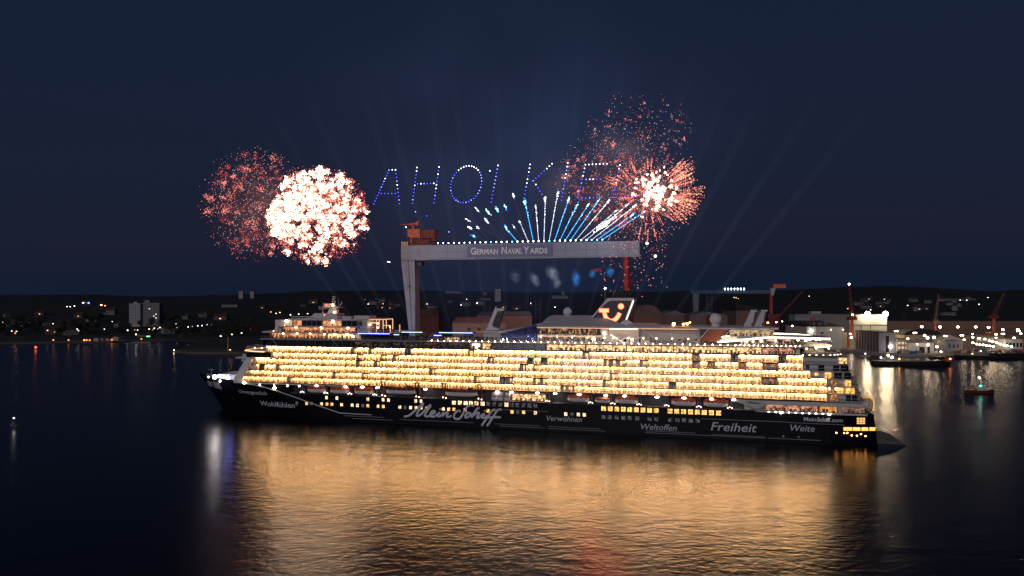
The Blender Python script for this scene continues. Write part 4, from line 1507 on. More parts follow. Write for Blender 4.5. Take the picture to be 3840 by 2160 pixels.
for body, w, cap, bold in (('G', 4.2, 4.9, .03), ('ERMAN', 15.6, 3.7, .03), (' ', 2.0, 0, 0), ('N', 3.9, 4.9, .03), ('AVAL', 10.4, 3.7, .03), (' ', 0.6, 0, 0), ('Y', 4.0, 4.9, .03), ('ARDS', 12.6, 3.7, .03)):
    if body != ' ':
        me = text_mesh(body, 0, bold)
        e = text_extent(me)
        for v in me.vertices:
            v.co = (x + (v.co.x - e[0]) / (e[1] - e[0]) * w, -.22, TOPZ - 7.2 + v.co.y * cap / .72)
        me.materials.append(mat('sign lettering white', (.90, .86, .88), .6, var=.05))
        link('lettering', me, sign)
        x += w + .45
    else:
        x += w
b = MB()
b.box(5.2, 14.9, -.5, 8, TOPZ + 6.3, TOPZ + 11.3)
b.box(5.0, 15.1, -.7, 8.2, TOPZ + 11.3, TOPZ + 11.8)
b.build('trolley_house', CRN_O, crane)
b = MB()
b.box(15.1, 25.6, .5, 8, TOPZ + 5.0, TOPZ + 11.0)  # shaded flank of the trolley house, built as a darker box
b.box(9, 25, 0, 8.4, TOPZ + 3.0, TOPZ + 4.2)
b.box(7, 25.5, -.5, 9, TOPZ + .25, TOPZ + 1.3)
for i in range(5):
    b.bar((9 + i * 4, 0, TOPZ + 1.2), (9 + i * 4, 0, TOPZ + 5.6), .7)
    b.bar((9 + i * 4, .1, TOPZ + 1.2), (13 + i * 3, .1, TOPZ + 3.2), .45)
b.box(12, 22, -1.0, -.2, TOPZ + 1.6, TOPZ + 2.8)
b.build('trolley', CRN_DR, crane)
b = MB()
b.bar((8, 0, TOPZ + 1), (8, 0, TOPZ + 6.3), .8)
b.box(7, 15.2, -1, .0, TOPZ + 5.4, TOPZ + 6.3)
b.tube([(8.2, 3, TOPZ + 11.8), (8.2, 3, TOPZ + 14.6)], [1.2, .75], 0, 10)
b.add([(-1.8, 2.4, TOPZ + 15.4), (-1.8, 3.6, TOPZ + 15.4), (12.2, 1.8, TOPZ + 14.8), (12.2, 4.2, TOPZ + 14.8), (-1.8, 3, TOPZ + 15.9), (11.4, 3, TOPZ + 17.0)],
      [(0, 1, 3, 2), (0, 2, 5, 4), (1, 4, 5, 3), (0, 4, 1), (2, 3, 5)])
b.box(10.4, 12.4, 1.8, 4.2, TOPZ + 15, TOPZ + 16.8)
b.box(11.4, 12.6, 2.3, 3.7, TOPZ + 16.8, TOPZ + 18.0)
b.build('jib_crane', CRN_O, crane)
b = MB()
b.box(.1, 5.4, .2, 6, TOPZ + .02, TOPZ + 2.9)
b.build('cabin_box', mat('cream cabin', (.72, .52, .38), .6), crane)
b = MB()
for i in range(1, 24):
    b.box(i * GL / 24 - .10, i * GL / 24 + .10, -.03, -.005, TOPZ - 10.5, TOPZ - .1)
b.box(.1, GL - .1, -.035, -.01, TOPZ - 5.4, TOPZ - 5.25)
b.box(.1, GL - .1, -.9, -.13, TOPZ - 10.95, TOPZ - 10.8)
b.bar((0, -.85, TOPZ - 9.9), (GL, -.85, TOPZ - 9.9), .09)
b.build('plate_seams_and_walkway', mat('stained seam grey', (.17, .18, .22), .8), crane)
b = MB()
for s in (0, .6):
    b.bar((8.6 + s, -.95, 26), (5.5 + s, -.35, TOPZ - 11), .09)
for i in range(56):
    t = i / 56
    b.bar((8.6 - 3.1 * t, -.95 + .6 * t, 26 + (TOPZ - 37) * t), (9.2 - 3.1 * t, -.95 + .6 * t, 26 + (TOPZ - 37) * t), .08)
b.build('ladder', DARKGREY, crane)
b = MB()
for x in (62, 63.5, 118, 119.4):
    b.bar((x, 4, TOPZ - 10.9), (x, 4, TOPZ - 34), .12)
b.box(61.5, 64, 3.2, 4.8, TOPZ - 36, TOPZ - 34)
b.box(117.5, 120, 3.2, 4.8, TOPZ - 36, TOPZ - 34)
b.build('hoist_cables', DARKGREY, crane)
b = MB()
b.box(11, 15, 2, 7, TOPZ - 14.5, TOPZ - 10.9)
b.build('lower_trolley', DARKGREY, crane)
b = MB()
b.bar((0.2, .1, TOPZ + 1.1), (5, .1, TOPZ + 1.1), .1)
for i in range(70):
    x = 26 + i * (GL - 26.5) / 69
    b.bar((x, .2, TOPZ), (x, .2, TOPZ + 1.1), .08)
b.bar((26, .2, TOPZ + 1.1), (GL - .5, .2, TOPZ + 1.1), .08)
b.build('handrail', DARKGREY, crane)
CRANE_M = Matrix.Translation((gl.x, gl.y, 2.4)) @ Matrix.Rotation(ga, 4, 'Z')

# ---- a second, smaller gantry far behind
c2 = at(2592, 1092, 930)
crane2 = empty('gantry_crane', (c2.x, c2.y, 2.4), R(-6))
tag(crane2, 'distant small blue grey gantry crane with a row of white lamps and orange trolley', 'gantry crane')
Z2 = at(2592, 1089, 930).z - 2.4
b = MB()
b.box(0, 110, 0, 6, Z2 - 4.4, Z2)
b.build('beam', mat('distant gantry blue', (.05, .09, .16), .7), crane2)
b = MB()
b.add([(2, 0, Z2 - 4.4), (10.5, 0, Z2 - 4.4), (10.5, 6, Z2 - 4.4), (2, 6, Z2 - 4.4), (4.5, 0, 0), (8, 0, 0), (8, 6, 0), (4.5, 6, 0)],
      [(0, 1, 5, 4), (1, 2, 6, 5), (2, 3, 7, 6), (3, 0, 4, 7), (4, 5, 6, 7)])
b.build('leg', mat('distant gantry grey', (.12, .14, .18), .7), crane2)
b = MB()
b.bar((105.5, 1, Z2 - 4), (105.5, -2, 0), 2.3)
b.bar((105.5, 5, Z2 - 4), (105.5, 8, 0), 2.3)
b.build('leg', CRN_R, crane2)
b = MB()
b.box(108, 124, -1, 7, Z2 + 3.0, Z2 + 8.2)
b.build('trolley_house', CRN_O, crane2)
b = MB()
b.add([(104, -.5, Z2 + 3.0), (111, -.5, Z2 + 3.0), (111, 6, Z2 + 3.0), (104, 6, Z2 + 3.0), (105, -.5, Z2 - 7), (108.5, -.5, Z2 - 7), (108.5, 6, Z2 - 7), (105, 6, Z2 - 7)],
      [(0, 1, 2, 3), (0, 1, 5, 4), (1, 2, 6, 5), (2, 3, 7, 6), (3, 0, 4, 7), (4, 5, 6, 7)])
b.build('trolley_frame', mat('trolley grey', (.3, .32, .32), .7), crane2)
for i in range(7):
    q = MB()
    q.ball((44.5 + i * 4.2, -.8, Z2 + 2.2), .9)
    q.tube([(44.5 + i * 4.2, -.8, Z2), (44.5 + i * 4.2, -.8, Z2 + 1.5)], .15, 0, 5)
    q.build('beam_lamp', emat('cool beam lamp', (.75, .95, 1.0), 10, 'NONE'), crane2)


# ---- halls and sheds
def facade(bx, by, p, w, h, nx_, nz_, m_, parent, name='window', fw=.6, fh=.55, y=-.06, z0=.12):
    """one window band object: nx x nz panes on the front (local y = 0) wall"""
    cw, ch = w / nx_ * fw, h * (1 - z0) / nz_ * fh
    q = MB()
    q.box(0, cw, y - .06, y + .1, 0, ch)
    me = q.mesh(name, m_)
    for i in range(nx_):
        for j in range(nz_):
            o = link(name, me, parent)
            o.location = (bx + w * (i + .5 - fw / 2) / nx_, 0, by + h * (z0 + (1 - z0) * (j + .5 - fh / 2) / nz_))


def hall(name, label, px0, px1, pytop, Y, depth, wall, roofm, roof='flat', rise=2.0, rz=0.0, zbase=2.4, cat='hall', group=None):
    a, c = at(px0, pytop, Y), at(px1, pytop, Y)
    w, h = c.x - a.x, a.z - zbase
    o = empty(name, (a.x, Y, zbase), rz)
    tag(o, label, cat, group)
    q = MB()
    q.box(0, w, 0, depth, 0, h)
    q.build('wall', wall, o)
    q = MB()
    if roof == 'flat':
        q.box(-.4, w + .4, -.4, depth + .4, h + .003, h + .5)
    elif roof == 'gable':
        q.prism([(-.5, h + .003), (w + .5, h + .003), (w / 2, h + rise)], -.5, depth + .5)
    elif roof == 'arch':
        q.prism([(w / 2 + (w / 2 + .3) * math.cos(math.pi * k / 14), h + .003 + rise * math.sin(math.pi * k / 14)) for k in range(15)], -.3, depth + .3)
    elif roof == 'shed':
        q.prism([(-.4, h + .003), (w + .4, h + .003), (w + .4, h + .6), (-.4, h + rise)], -.4, depth + .4)
    elif roof == 'slope':
        q.prism([(-.4, h + .003), (depth + .4, h + .003), (depth + .4, h + rise + .3), (-.4, h + .3)], -.4, w + .4, axis='x')
    q.build('roof', roofm, o)
    return o, w, h


W_PINK = mat('pinkish hall cladding', (.34, .20, .15), .7, var=.1, scale=.08)
W_PALE = mat('pale green hall cladding', (.50, .52, .44), .7, var=.08, scale=.08)
W_GREY = mat('grey hall cladding', (.30, .30, .31), .7, var=.12, scale=.1)
W_BROWN = mat('brown hall cladding', (.17, .105, .075), .8, var=.2, scale=.05)
W_BRICK = mat('dark red brick', (.10, .035, .028), .85, var=.3, scale=.5)
W_BEIGE = mat('beige plaster', (.38, .30, .22), .8, var=.15, scale=.1)
ROOF_D = mat('dark bitumen roof', (.022, .020, .020), .9, var=.4, scale=.1)
ROOF_G = mat('grey metal roof', (.17, .15, .15), .7, var=.3, scale=.08)
DIMW = mat('dark hall window', (.02, .02, .022), .2)

o, w, h = hall('shipyard_hall', 'low pinkish hall with two round vents in front of a larger hall', 1697, 1896, 1212, 525, 40, W_PINK, W_PINK, 'slope', 3.5)
for x in (.31, .50):
    q = MB()
    q.tube([(w * x, -.25, h - 4.6), (w * x, .1, h - 4.6)], 1.5, 0, 14)
    q.build('round_vent', DIMW, o)
q = MB()
q.box(-.3, w + .3, -.3, 0, h - 2.2, h - 1.9)
q.build('trim', W_BEIGE, o)
o, w, h = hall('shipyard_hall', 'wide pinkish hall with a stepped flat roof rising behind the low hall with round vents', 1790, 1995, 1184, 640, 60, W_PINK, ROOF_G, 'slope', 2.5)
q = MB()
for i in range(4):
    q.box(w * .35, w * .98, 8 + i * 11, 12 + i * 11, h + .6 + i * .45, h + 2.2 + i * .45)
q.build('skylight', ROOF_G, o)
o, w, h = hall('factory_block', 'dark red brick factory block with a rounded upper storey beside the white crane leg', 1571, 1646, 1190, 570, 30, W_BRICK, W_BRICK, 'flat')
q = MB()
q.prism([(0, h + .5), (w, h + .5), (w - .6, h + 6.4), (w - 3, h + 7.2), (3, h + 7.2), (.6, h + 6.4)], 2, 28)
q.build('upper_storey', mat('sooty brick', (.06, .03, .026), .85), o)
facade(0, h * .55, 0, w, 5, 2, 1, mat('grey blank window', (.11, .09, .09), .6), o, fw=.5, fh=.4)
facade(0, h + .8, 0, w, 5.5, 2, 1, DIMW, o, fw=.55, fh=.6, y=1.98)
o, w, h = hall('shipyard_hall', 'grey hall with a wide arched roof just right of the funnel', 2376, 2482, 1190, 600, 40, W_BROWN, mat('dull arched roof', (.13, .10, .09), .85), 'arch', 11)
o, w, h = hall('shipyard_hall', 'low brown grey hall between the arched roof and the radome', 2482, 2580, 1180, 700, 40, W_BROWN, ROOF_G, 'gable', 4)
o, w, h = hall('shipyard_hall', 'beige hall with low gabled roof behind the white radome', 2586, 2728, 1182, 680, 40, mat('dull beige wall', (.17, .12, .10), .85), ROOF_G, 'gable', 3.4)
q = MB()
q.box(w * .44, w * .60, -.1, .1, 0, h)
q.build('brick_panel', W_BRICK, o)
o, w, h = hall('shipyard_hall', 'dark hall with orange lit roof edge behind the twin exhaust fins', 2760, 2870, 1165, 780, 50, W_BROWN, ROOF_D, 'shed', 9)

# right-hand yard
o, w, h = hall('dock_hall', 'tall pale hall lit by two floodlights on its roof edge', 3186, 3326, 1180, 760, 70, W_PALE, ROOF_D, 'flat')
q = MB()
q.box(-.15, w + .15, -.2, .05, h * .66, h * .68)
q.box(w * .30, w * .32, -.15, .05, 0, h * .66)
q.box(w * .55, w * .57, -.15, .05, 0, h * .66)
q.build('door_track', DARKGREY, o)
q = MB()
q.box(w * .53, w * .64, -.12, .05, 3, 6)
q.build('window', DIMW, o)
for fx, rr in ((.45, 2.3), (.93, 2.7)):
    q = MB()
    q.ball((w * fx, -2.4, h + 1.0), rr, 0, 12, 8)
    q.bar((w * fx, 0, h + .5), (w * fx, -2.4, h + .8), .3, None, 1)
    q.build('floodlight', [emat('hall floodlight', (1.0, .74, .46), 150), DARKGREY], o)
o, w, h = hall('dock_hall', 'low pale green hall with black roof and skylights left of the orange dock crane', 3024, 3163, 1225, 720, 55, W_PALE, ROOF_D, 'slope', 4.5)
q = MB()
for i in range(3):
    q.box(w * (.30 + i * .16), w * (.38 + i * .16), 12, 44, h + 1.4, h + 3.9)
q.build('skylight', ROOF_G, o)
facade(w * .38, 2, 0, w * .08, h * .7, 1, 4, DIMW, o, fw=.8, fh=.5)
q = MB()
q.box(w * .26, w * .275, -.3, .02, 0, h)
q.build('downpipe', W_BEIGE, o)
q = MB()
q.ball((w * .13, -1, h * .80), 1.1)
q.build('wall_lamp', LAMP_W, o)
o, w, h = hall('office_block', 'grey office block with a grid of windows and one orange bay', 2982, 3128, 1180, 860, 20, W_GREY, ROOF_G, 'flat')
facade(0, h * .45, 0, w, h * .55, 12, 3, mat('grey office window', (.22, .20, .20), .5), o, fw=.86, fh=.72)  # panes in one flat grey, no emission
q = MB()
q.box(w * .38, w * .53, -.25, .02, h * .35, h * .9)
q.build('orange_bay', TERRA, o)
q = MB()
q.box(w * .45, w * .70, 4, 14, h + .5, h + 4)
q.build('plant_room', W_GREY, o)
o, w, h = hall('dock_hall', 'grey ribbed dock hall with a tall dark door at the water edge', 3296, 3357, 1247, 668, 46, W_GREY, ROOF_D, 'flat')
q = MB()
for i in range(8):
    q.box(-.7, 0, 2 + i * 5.6, 3.2 + i * 5.6, 0, h)
q.build('buttress', W_BRICK, o)
q = MB()
q.box(w * .42, w * .62, -.12, .05, 0, h * .82)
q.build('tall_door', DIMW, o)
q = MB()
q.ball((w * .68, -1.2, 5.5), 1.4)
q.build('wall_lamp', LAMP_W, o)
o, w, h = hall('warehouse', 'very long low brown warehouse with a row of lamps before it on the far right', 3326, 3900, 1204, 900, 40, W_BROWN, ROOF_D, 'flat')
facade(0, 3, 0, w, h * .5, 34, 2, mat('brown blank window', (.11, .07, .05), .5), o, fw=.6, fh=.4)
o, w, h = hall('boat_shed', 'dark boat shed with a humped black roof', 3392, 3528, 1256, 740, 30, W_BEIGE, ROOF_D, 'arch', 6.5)
o, w, h = hall('tent_hall', 'pale grey tent hall with a low peaked roof', 3505, 3612, 1276, 725, 26, W_GREY, mat('grey tent canvas', (.36, .33, .31), .8), 'gable', 6)
o, w, h = hall('yard_building', 'flat grey yard building with dark mural on its wall', 3548, 3608, 1278, 676, 14, W_GREY, ROOF_G, 'flat')
facade(w * .1, .5, 0, w * .75, h * .8, 3, 1, DARKGREY, o, name='mural', fw=.5, fh=.5)
o, w, h = hall('yard_building', 'white workshop with an open dark gate and bright lamp', 3420, 3502, 1286, 655, 16, OFFWHITE, ROOF_G, 'flat')
q = MB()
q.box(w * .33, w * .58, -.1, .05, 0, h * .62)
q.build('gate', DIMW, o)
q = MB()
q.box(w * .70, w * .82, -.1, .05, 0, h * .62)
q.build('gate', DIMW, o)
o, w, h = hall('yard_building', 'beige workshop just right of the ribbed dock hall', 3366, 3418, 1272, 665, 16, W_BEIGE, ROOF_G, 'flat')
facade(0, 1, 0, w, h * .8, 4, 2, emat('warm workshop window', (1, .66, .38), .9, 'NONE'), o)
o, w, h = hall('yard_building', 'low pale shed at the right edge of the yard', 3770, 3835, 1272, 690, 16, OFFWHITE, ROOF_G, 'flat')
facade(0, .5, 0, w, h * .8, 5, 1, DIMW, o)
o, w, h = hall('yard_building', 'long low shed behind the rows of quay lamps', 3660, 3760, 1258, 800, 16, W_BEIGE, ROOF_G, 'flat')
facade(0, .5, 0, w, h * .8, 9, 1, emat('pale shed window', (1, .8, .6), .5, 'NONE'), o)
o, w, h = hall('yard_building', 'orange painted shed between the dark roofed hall and the orange dock crane', 3146, 3176, 1246, 728, 12, mat('cream orange shed', (.60, .42, .26), .7), TERRA, 'flat')
o, w, h = hall('portal_building', 'dark red portal building with glowing orange lamps behind the curved bar terrace', 2880, 2925, 1178, 800, 14, DARKRED, ROOF_D, 'flat')


# ---- quay cranes (slewing, on portals)
def dock_crane(label, px, pybase, pypivot, pytop, Y, lean, m_, mdark, spread):
    base = at(px, pybase, Y)
    o = empty('dock_crane', (base.x, Y, 2.4))
    tag(o, label, 'dock crane', 'dock cranes on the quay')
    hp, ht = at(px, pypivot, Y).z - 2.4, at(px, pytop, Y).z - 2.4
    s = spread
    for sx in (-1, 1):
        q = MB()
        for sy in (-1, 1):
            q.bar((sx * s, sy * 3.5, 0), (sx * s * .75, sy * 2.6, hp * .34), 1.3)
        q.bar((sx * s * .86, -3, hp * .17), (sx * s * .86, 3, hp * .17), .7)
        q.build('leg', m_, o)
    q = MB()
    q.box(-s * .85, s * .85, -3.2, 3.2, hp * .34, hp * .34 + 1.6)
    q.tube([(0, 0, hp * .34 + 1.6), (0, 0, hp)], [1.9, 1.5], 0, 12)
    q.build('column', m_, o)
    q = MB()
    q.box(-4.2, 4.2, -3, 3, hp, hp + 3.2)
    q.box(-2.2, 3.4, -2, 2, hp + 3.2, hp + 5.0)
    q.build('machinery_house', mdark, o)
    q = MB()
    tip = Vector((lean, -6, ht))
    for sx in (-1, 1):
        q.bar((sx * 1.4, -2, hp + 3.2), tip + Vector((sx * .4, 0, 0)), .42)
        q.bar((sx * 1.4, 1, hp + 5), tip + Vector((sx * .4, 0, 1)), .36)
    k_ = 12
    a0, a1 = Vector((-1.4, -2, hp + 3.2)), Vector((1.4, 1, hp + 5))
    for i in range(k_):
        q.bar(a0.lerp(tip, i / k_), a1.lerp(tip, (i + 1) / k_), .22)
    q.build('boom', mdark if mdark is not DARKGREY else m_, o)
    return o, hp, ht


o, hp, ht = dock_crane('orange dock crane with a tall lamp tipped boom in front of the pale floodlit hall', 3195, 1292, 1200, 1071, 728, -6, ORANGE, DARKRED, 6.0)
q = MB()
q.ball((-6, -6, ht + 1.4), .9)
q.build('boom_lamp', LAMP_W, o)
q = MB()
q.ball((-1, -3.4, hp + 5.6), .8)
q.build('machinery_lamp', LAMP_WARM, o)
q = MB()
q.ball((-2.4, -3.6, hp * .38), .9)
q.build('portal_lamp', LAMP_W, o)
o, hp, ht = dock_crane('small red dock crane with a faint dark boom in front of the long warehouse', 3506, 1250, 1213, 1105, 860, 1, RED, W_BROWN, 3.6)
o, hp, ht = dock_crane('orange A-frame dock crane with a leaning dark boom near the right edge', 3728, 1258, 1194, 1102, 840, 8, ORANGE, DARKRED, 10.5)
# derrick by the portal building
d0 = at(2915, 1230, 780)
o = empty('derrick', (d0.x, 780, 2.4))
tag(o, 'dark red derrick with a long slanting boom pointing up to the right', 'derrick')
q = MB()
hz = at(2915, 1178, 780).z - 2.4
for sx in (-2.4, 2.4):
    for sy in (-2.4, 2.4):
        q.bar((sx, sy, 0), (sx * .5, sy * .5, hz), .5)
q.bar((-2, -2, 8), (2, -2, 18), .3)
q.bar((2, -2, 8), (-2, -2, 18), .3)
q.build('tower', DARKRED, o)
q = MB()
te = at(3010, 1092, 780)
q.bar((0, 0, hz * .85), (te.x - d0.x, 0, te.z - 2.4), .7)
q.bar((0, 0, hz * .85 + 2), (te.x - d0.x, 0, te.z - 2.4 + .4), .4)
q.build('boom', DARKRED, o)
# grey lattice towers behind the roof
for px, py0, Y, lb in ((2018, 1124, 690, 'grey lattice ladder tower behind the dome on the ship roof'), (2660, 1102, 800, 'slim grey lattice tower under the distant gantry beam'), (1836, 1146, 620, 'thin pole mast behind the low hall with round vents')):
    p = at(px, py0, Y)
    o = empty('lattice_tower', (p.x, Y, 2.4))
    tag(o, lb, 'lattice tower')
    q = MB()
    hh = p.z - 2.4
    s = 2.6 if px != 1836 else .5
    for sx in (-s, s):
        for sy in (-s, s):
            q.bar((sx, sy, 0), (sx, sy, hh), .35)
    for i in range(int(hh / 4)):
        q.bar((-s, -s, i * 4 + 2), (s, -s, i * 4 + 2), .3)
        q.bar((-s, -s, i * 4 + 2), (s, -s, i * 4 + 6 if i * 4 + 6 < hh else hh), .2)
    q.build('lattice', mat('tower grey', (.09, .09, .10), .7), o)

# ---- yard lamps
POLE = mat('lamp post grey', (.06, .06, .06), .6)


def lamp_post(name, label, px, py, Y, r, m_, zb=2.4, group=None, cat='yard lamp'):
    p = at(px, py, Y)
    o = empty(name, (p.x, Y, zb))
    tag(o, label, cat, group)
    hh = max(1.5, p.z - zb)
    q = MB()
    q.tube([(0, 0, 0), (0, 0, hh)], [.16, .10], 0, 6)
    q.bar((0, 0, hh), (0, -.8, hh + .1), .12)
    q.build('post', POLE, o)
    q = MB()
    q.ball((0, -1.0, hh), r, 0, 10, 6, .8)
    q.build('lamp_head', m_, o)
    return o


YL = emat('yard lamp', (1.0, .76, .50), 26)
YL_BRIGHT = emat('bright yard floodlight', (1.0, .80, .56), 30)
for i, (px, py) in enumerate(((3455, 1225), (3523, 1226), (3590, 1226), (3657, 1226), (3705, 1228), (3759, 1236), (3815, 1236))):
    lamp_post('yard_lamp', f'{nth(i)} from the left of the tall lamps before the long brown warehouse', px, py, 850, 1.35, YL_BRIGHT, group='tall lamps before the warehouse')
for i, (px, py) in enumerate(((3646, 1265), (3669, 1268), (3690, 1271), (3708, 1278), (3720, 1281), (3735, 1285), (3748, 1290), (3762, 1294), (3773, 1296), (3790, 1299))):
    lamp_post('yard_lamp', f'{nth(i)} from the left in the back row of white far right quay lamps', px, py, 700 - i * 2, .95, YL, group='back row of quay lamps')
for i, (px, py) in enumerate(((3646, 1285), (3660, 1290), (3672, 1292), (3685, 1293), (3696, 1295), (3709, 1297), (3723, 1299))):
    lamp_post('yard_lamp', f'{nth(i)} from the left in the front row of white far right quay lamps', px, py, 668 - i, .9, YL, group='front row of quay lamps')
for i, (px, py, Y, r) in enumerate(((3733, 1254, 760, 1.1), (3733, 1268, 730, 1.2), (3800, 1268, 700, 1.2), (3826, 1251, 780, 1.0), (3645, 1253, 790, .8), (3613, 1274, 690, .9))):
    lamp_post('yard_lamp', f'{nth(i)} of the single white lamps scattered behind the right quay rows', px, py, Y, r, YL, group='single lamps behind the right quay')
for i, (px, py, Y, r) in enumerate(((3402, 1270, 655, .9), (3465, 1257, 690, 1.1), (3476, 1267, 675, 1.2), (3500, 1265, 690, 1.3), (3437, 1291, 648, .6), (3478, 1293, 648, 1.1), (3511, 1300, 646, 1.1), (3526, 1318, 644, .7))):
    lamp_post('yard_lamp', f'{nth(i)} from the left of the lamps among the white workshops', px, py, Y, r, YL, group='lamps among the workshops')
for i, (px, py, Y, r, m_) in enumerate(((2527, 1213, 560, .9, LAMP_WARM), (2573, 1213, 600, .8, LAMP_ORANGE), (2586, 1209, 600, .8, LAMP_ORANGE), (2878, 1210, 690, 1.0, LAMP_ORANGE), (2910, 1208, 720, .8, LAMP_WARM), (2932, 1205, 720, .6, LAMP_WARM), (2970, 1222, 700, .8, LAMP_WARM))):
    lamp_post('yard_lamp', f'{nth(i)} from the left of the orange lamps rising behind the ship roof', px, py, Y, r, m_, group='orange lamps behind the ship')
for i, (px, py, Y, r) in enumerate(((3115, 1236, 716, .5), (3187, 1252, 712, .9), (3160, 1236, 716, .5), (3216, 1270, 712, .6))):
    lamp_post('yard_lamp', f'{nth(i)} from the left of the small lamps around the orange dock crane', px, py, Y, r, YL, group='lamps around the orange crane')

# ---- containers and crates stacked in the yard
CT = [mat('container blue', (.05, .14, .30), .6), mat('container rust', (.30, .09, .04), .6), mat('container grey', (.28, .27, .26), .6), mat('container white', (.6, .57, .52), .6)]
CTN = ['blue', 'rust red', 'grey', 'white']
ci = {0: 0, 1: 0, 2: 0, 3: 0}
base_c = []
for k in range(4):
    q = MB()
    q.box(-3, 3, -1.2, 1.2, 0, 2.6)
    for j in range(9):
        q.box(-2.9 + j * .7, -2.65 + j * .7, -1.26, -1.2, .15, 2.45)
    base_c.append(q.mesh('container', CT[k]))
rc = random.Random(5)
spots = []
for i in range(26):
    px = rc.uniform(3366, 3830)
    Y = rc.uniform(645, 690)
    if px > 3560:
        Y = rc.uniform(650, 680)
    spots.append((px, Y))
spots += [(3100, 735), (3120, 740), (3138, 738), (3225, 742), (3240, 745)]
spots.sort()
for px, Y in spots:
    k = rc.randrange(4)
    o = link('container', base_c[k])
    p = at(px, 1130, Y)
    o.location = (p.x, Y, 2.4)
    o.rotation_euler = (0, 0, rc.choice((0, R(90), R(15))))
    tag(o, f'{CTN[k]} freight container on the shipyard quay, {nth(ci[k])} {CTN[k]} one from the left', 'container', 'containers on the shipyard quay')
    ci[k] += 1

# ---- clutter: vans, scaffolds, gas tanks, light masts
vb = []
for k, c_ in enumerate((OFFWHITE, mat('van grey', (.12, .12, .13), .4), mat('van red', (.25, .03, .02), .4))):
    o = empty('van')
    q = MB()
    q.prism([(-2.6, .5), (2.6, .5), (2.6, 1.3), (1.9, 1.5), (1.3, 2.3), (-2.6, 2.4)], -.95, .95)
    q.build('body', c_, o)
    q = MB()
    q.prism([(1.35, 1.5), (1.9, 1.5), (1.35, 2.15)], -.97, .97)
    q.build('windscreen', DARKGLASS, o)
    for x in (-1.7, 1.7):
        for y in (-.95, .75):
            q = MB()
            q.tube([(x, y, .38), (x, y + .22, .38)], .38, 0, 10)
            q.build('wheel', BLACK, o)
    vb.append([o, False])
rv = random.Random(23)
vs_ = sorted((rv.uniform(3360, 3835), rv.uniform(646, 672)) for _ in range(16))
for i, (px, Y) in enumerate(vs_):
    k = rv.randrange(3)
    o = copy_tree(vb[k][0]) if vb[k][1] else vb[k][0]
    vb[k][1] = True
    o.location = (at(px, 1130, Y).x, Y, 2.42)
    o.rotation_euler = (0, 0, rv.random() * 3)
    tag(o, f'{("white", "grey", "red")[k]} van parked on the shipyard quay, {nth(i)} vehicle from the left', 'van', 'vans on the shipyard quay')
for i, (px, pyt, Y, w_) in enumerate(((3352, 1262, 700, 6), (3408, 1258, 690, 5), (3440, 1266, 668, 4), (3532, 1292, 660, 5), (3620, 1262, 700, 5), (3805, 1258, 720, 6), (3838, 1276, 690, 4))):
    p = at(px, pyt, Y)
    o = empty('scaffold', (p.x, Y, 2.4))
    tag(o, f'steel scaffold tower lit warm between the yard sheds, {nth(i)} from the left', 'scaffold', 'scaffold towers in the yard')
    hh = p.z - 2.4
    q = MB()
    for sx in (-w_ / 2, w_ / 2):
        for sy in (-2, 2):
            q.bar((sx, sy, 0), (sx, sy, hh), .22)
    z = 2.2
    while z < hh:
        for sy in (-2, 2):
            q.bar((-w_ / 2, sy, z), (w_ / 2, sy, z), .18)
            q.bar((-w_ / 2, sy, z - 2), (w_ / 2, sy, z), .1)
        q.box(-w_ / 2, w_ / 2, -1.9, 1.9, z - .1, z)
        z += 2.6
    q.build('frame', mat('warm scaffold steel', (.36, .26, .18), .6), o)
for i, (px, pyt, Y) in enumerate(((3360, 1240, 690), (3430, 1246, 680), (3545, 1258, 690), (3606, 1256, 700), (3760, 1250, 720), (3818, 1240, 730), (3130, 1236, 735))):
    p = at(px, pyt, Y)
    o = empty('light_mast', (p.x, Y, 2.4))
    tag(o, f'thin steel light mast in the right yard, {nth(i)} from the left', 'mast', 'light masts in the yard')
    q = MB()
    q.tube([(0, 0, 0), (0, 0, p.z - 2.4)], [.3, .16], 0, 6)
    q.bar((-1.4, 0, p.z - 2.6), (1.4, 0, p.z - 2.6), .2)
    q.build('pole', mat('mast steel', (.22, .18, .15), .6), o)
    for s in (-1.2, 1.2):
        q = MB()
        q.ball((s, -.4, p.z - 2.9), .55, 0, 8, 6)
        q.build('lamp_head', YL, o)

# ---- vessels at the yard
HULLK = mat('black vessel hull', (.012, .011, .012), .5)
HULLR = mat('dark red vessel hull', (.09, .012, .010), .5)
CABW = mat('vessel cabin white', (.42, .40, .38), .55)


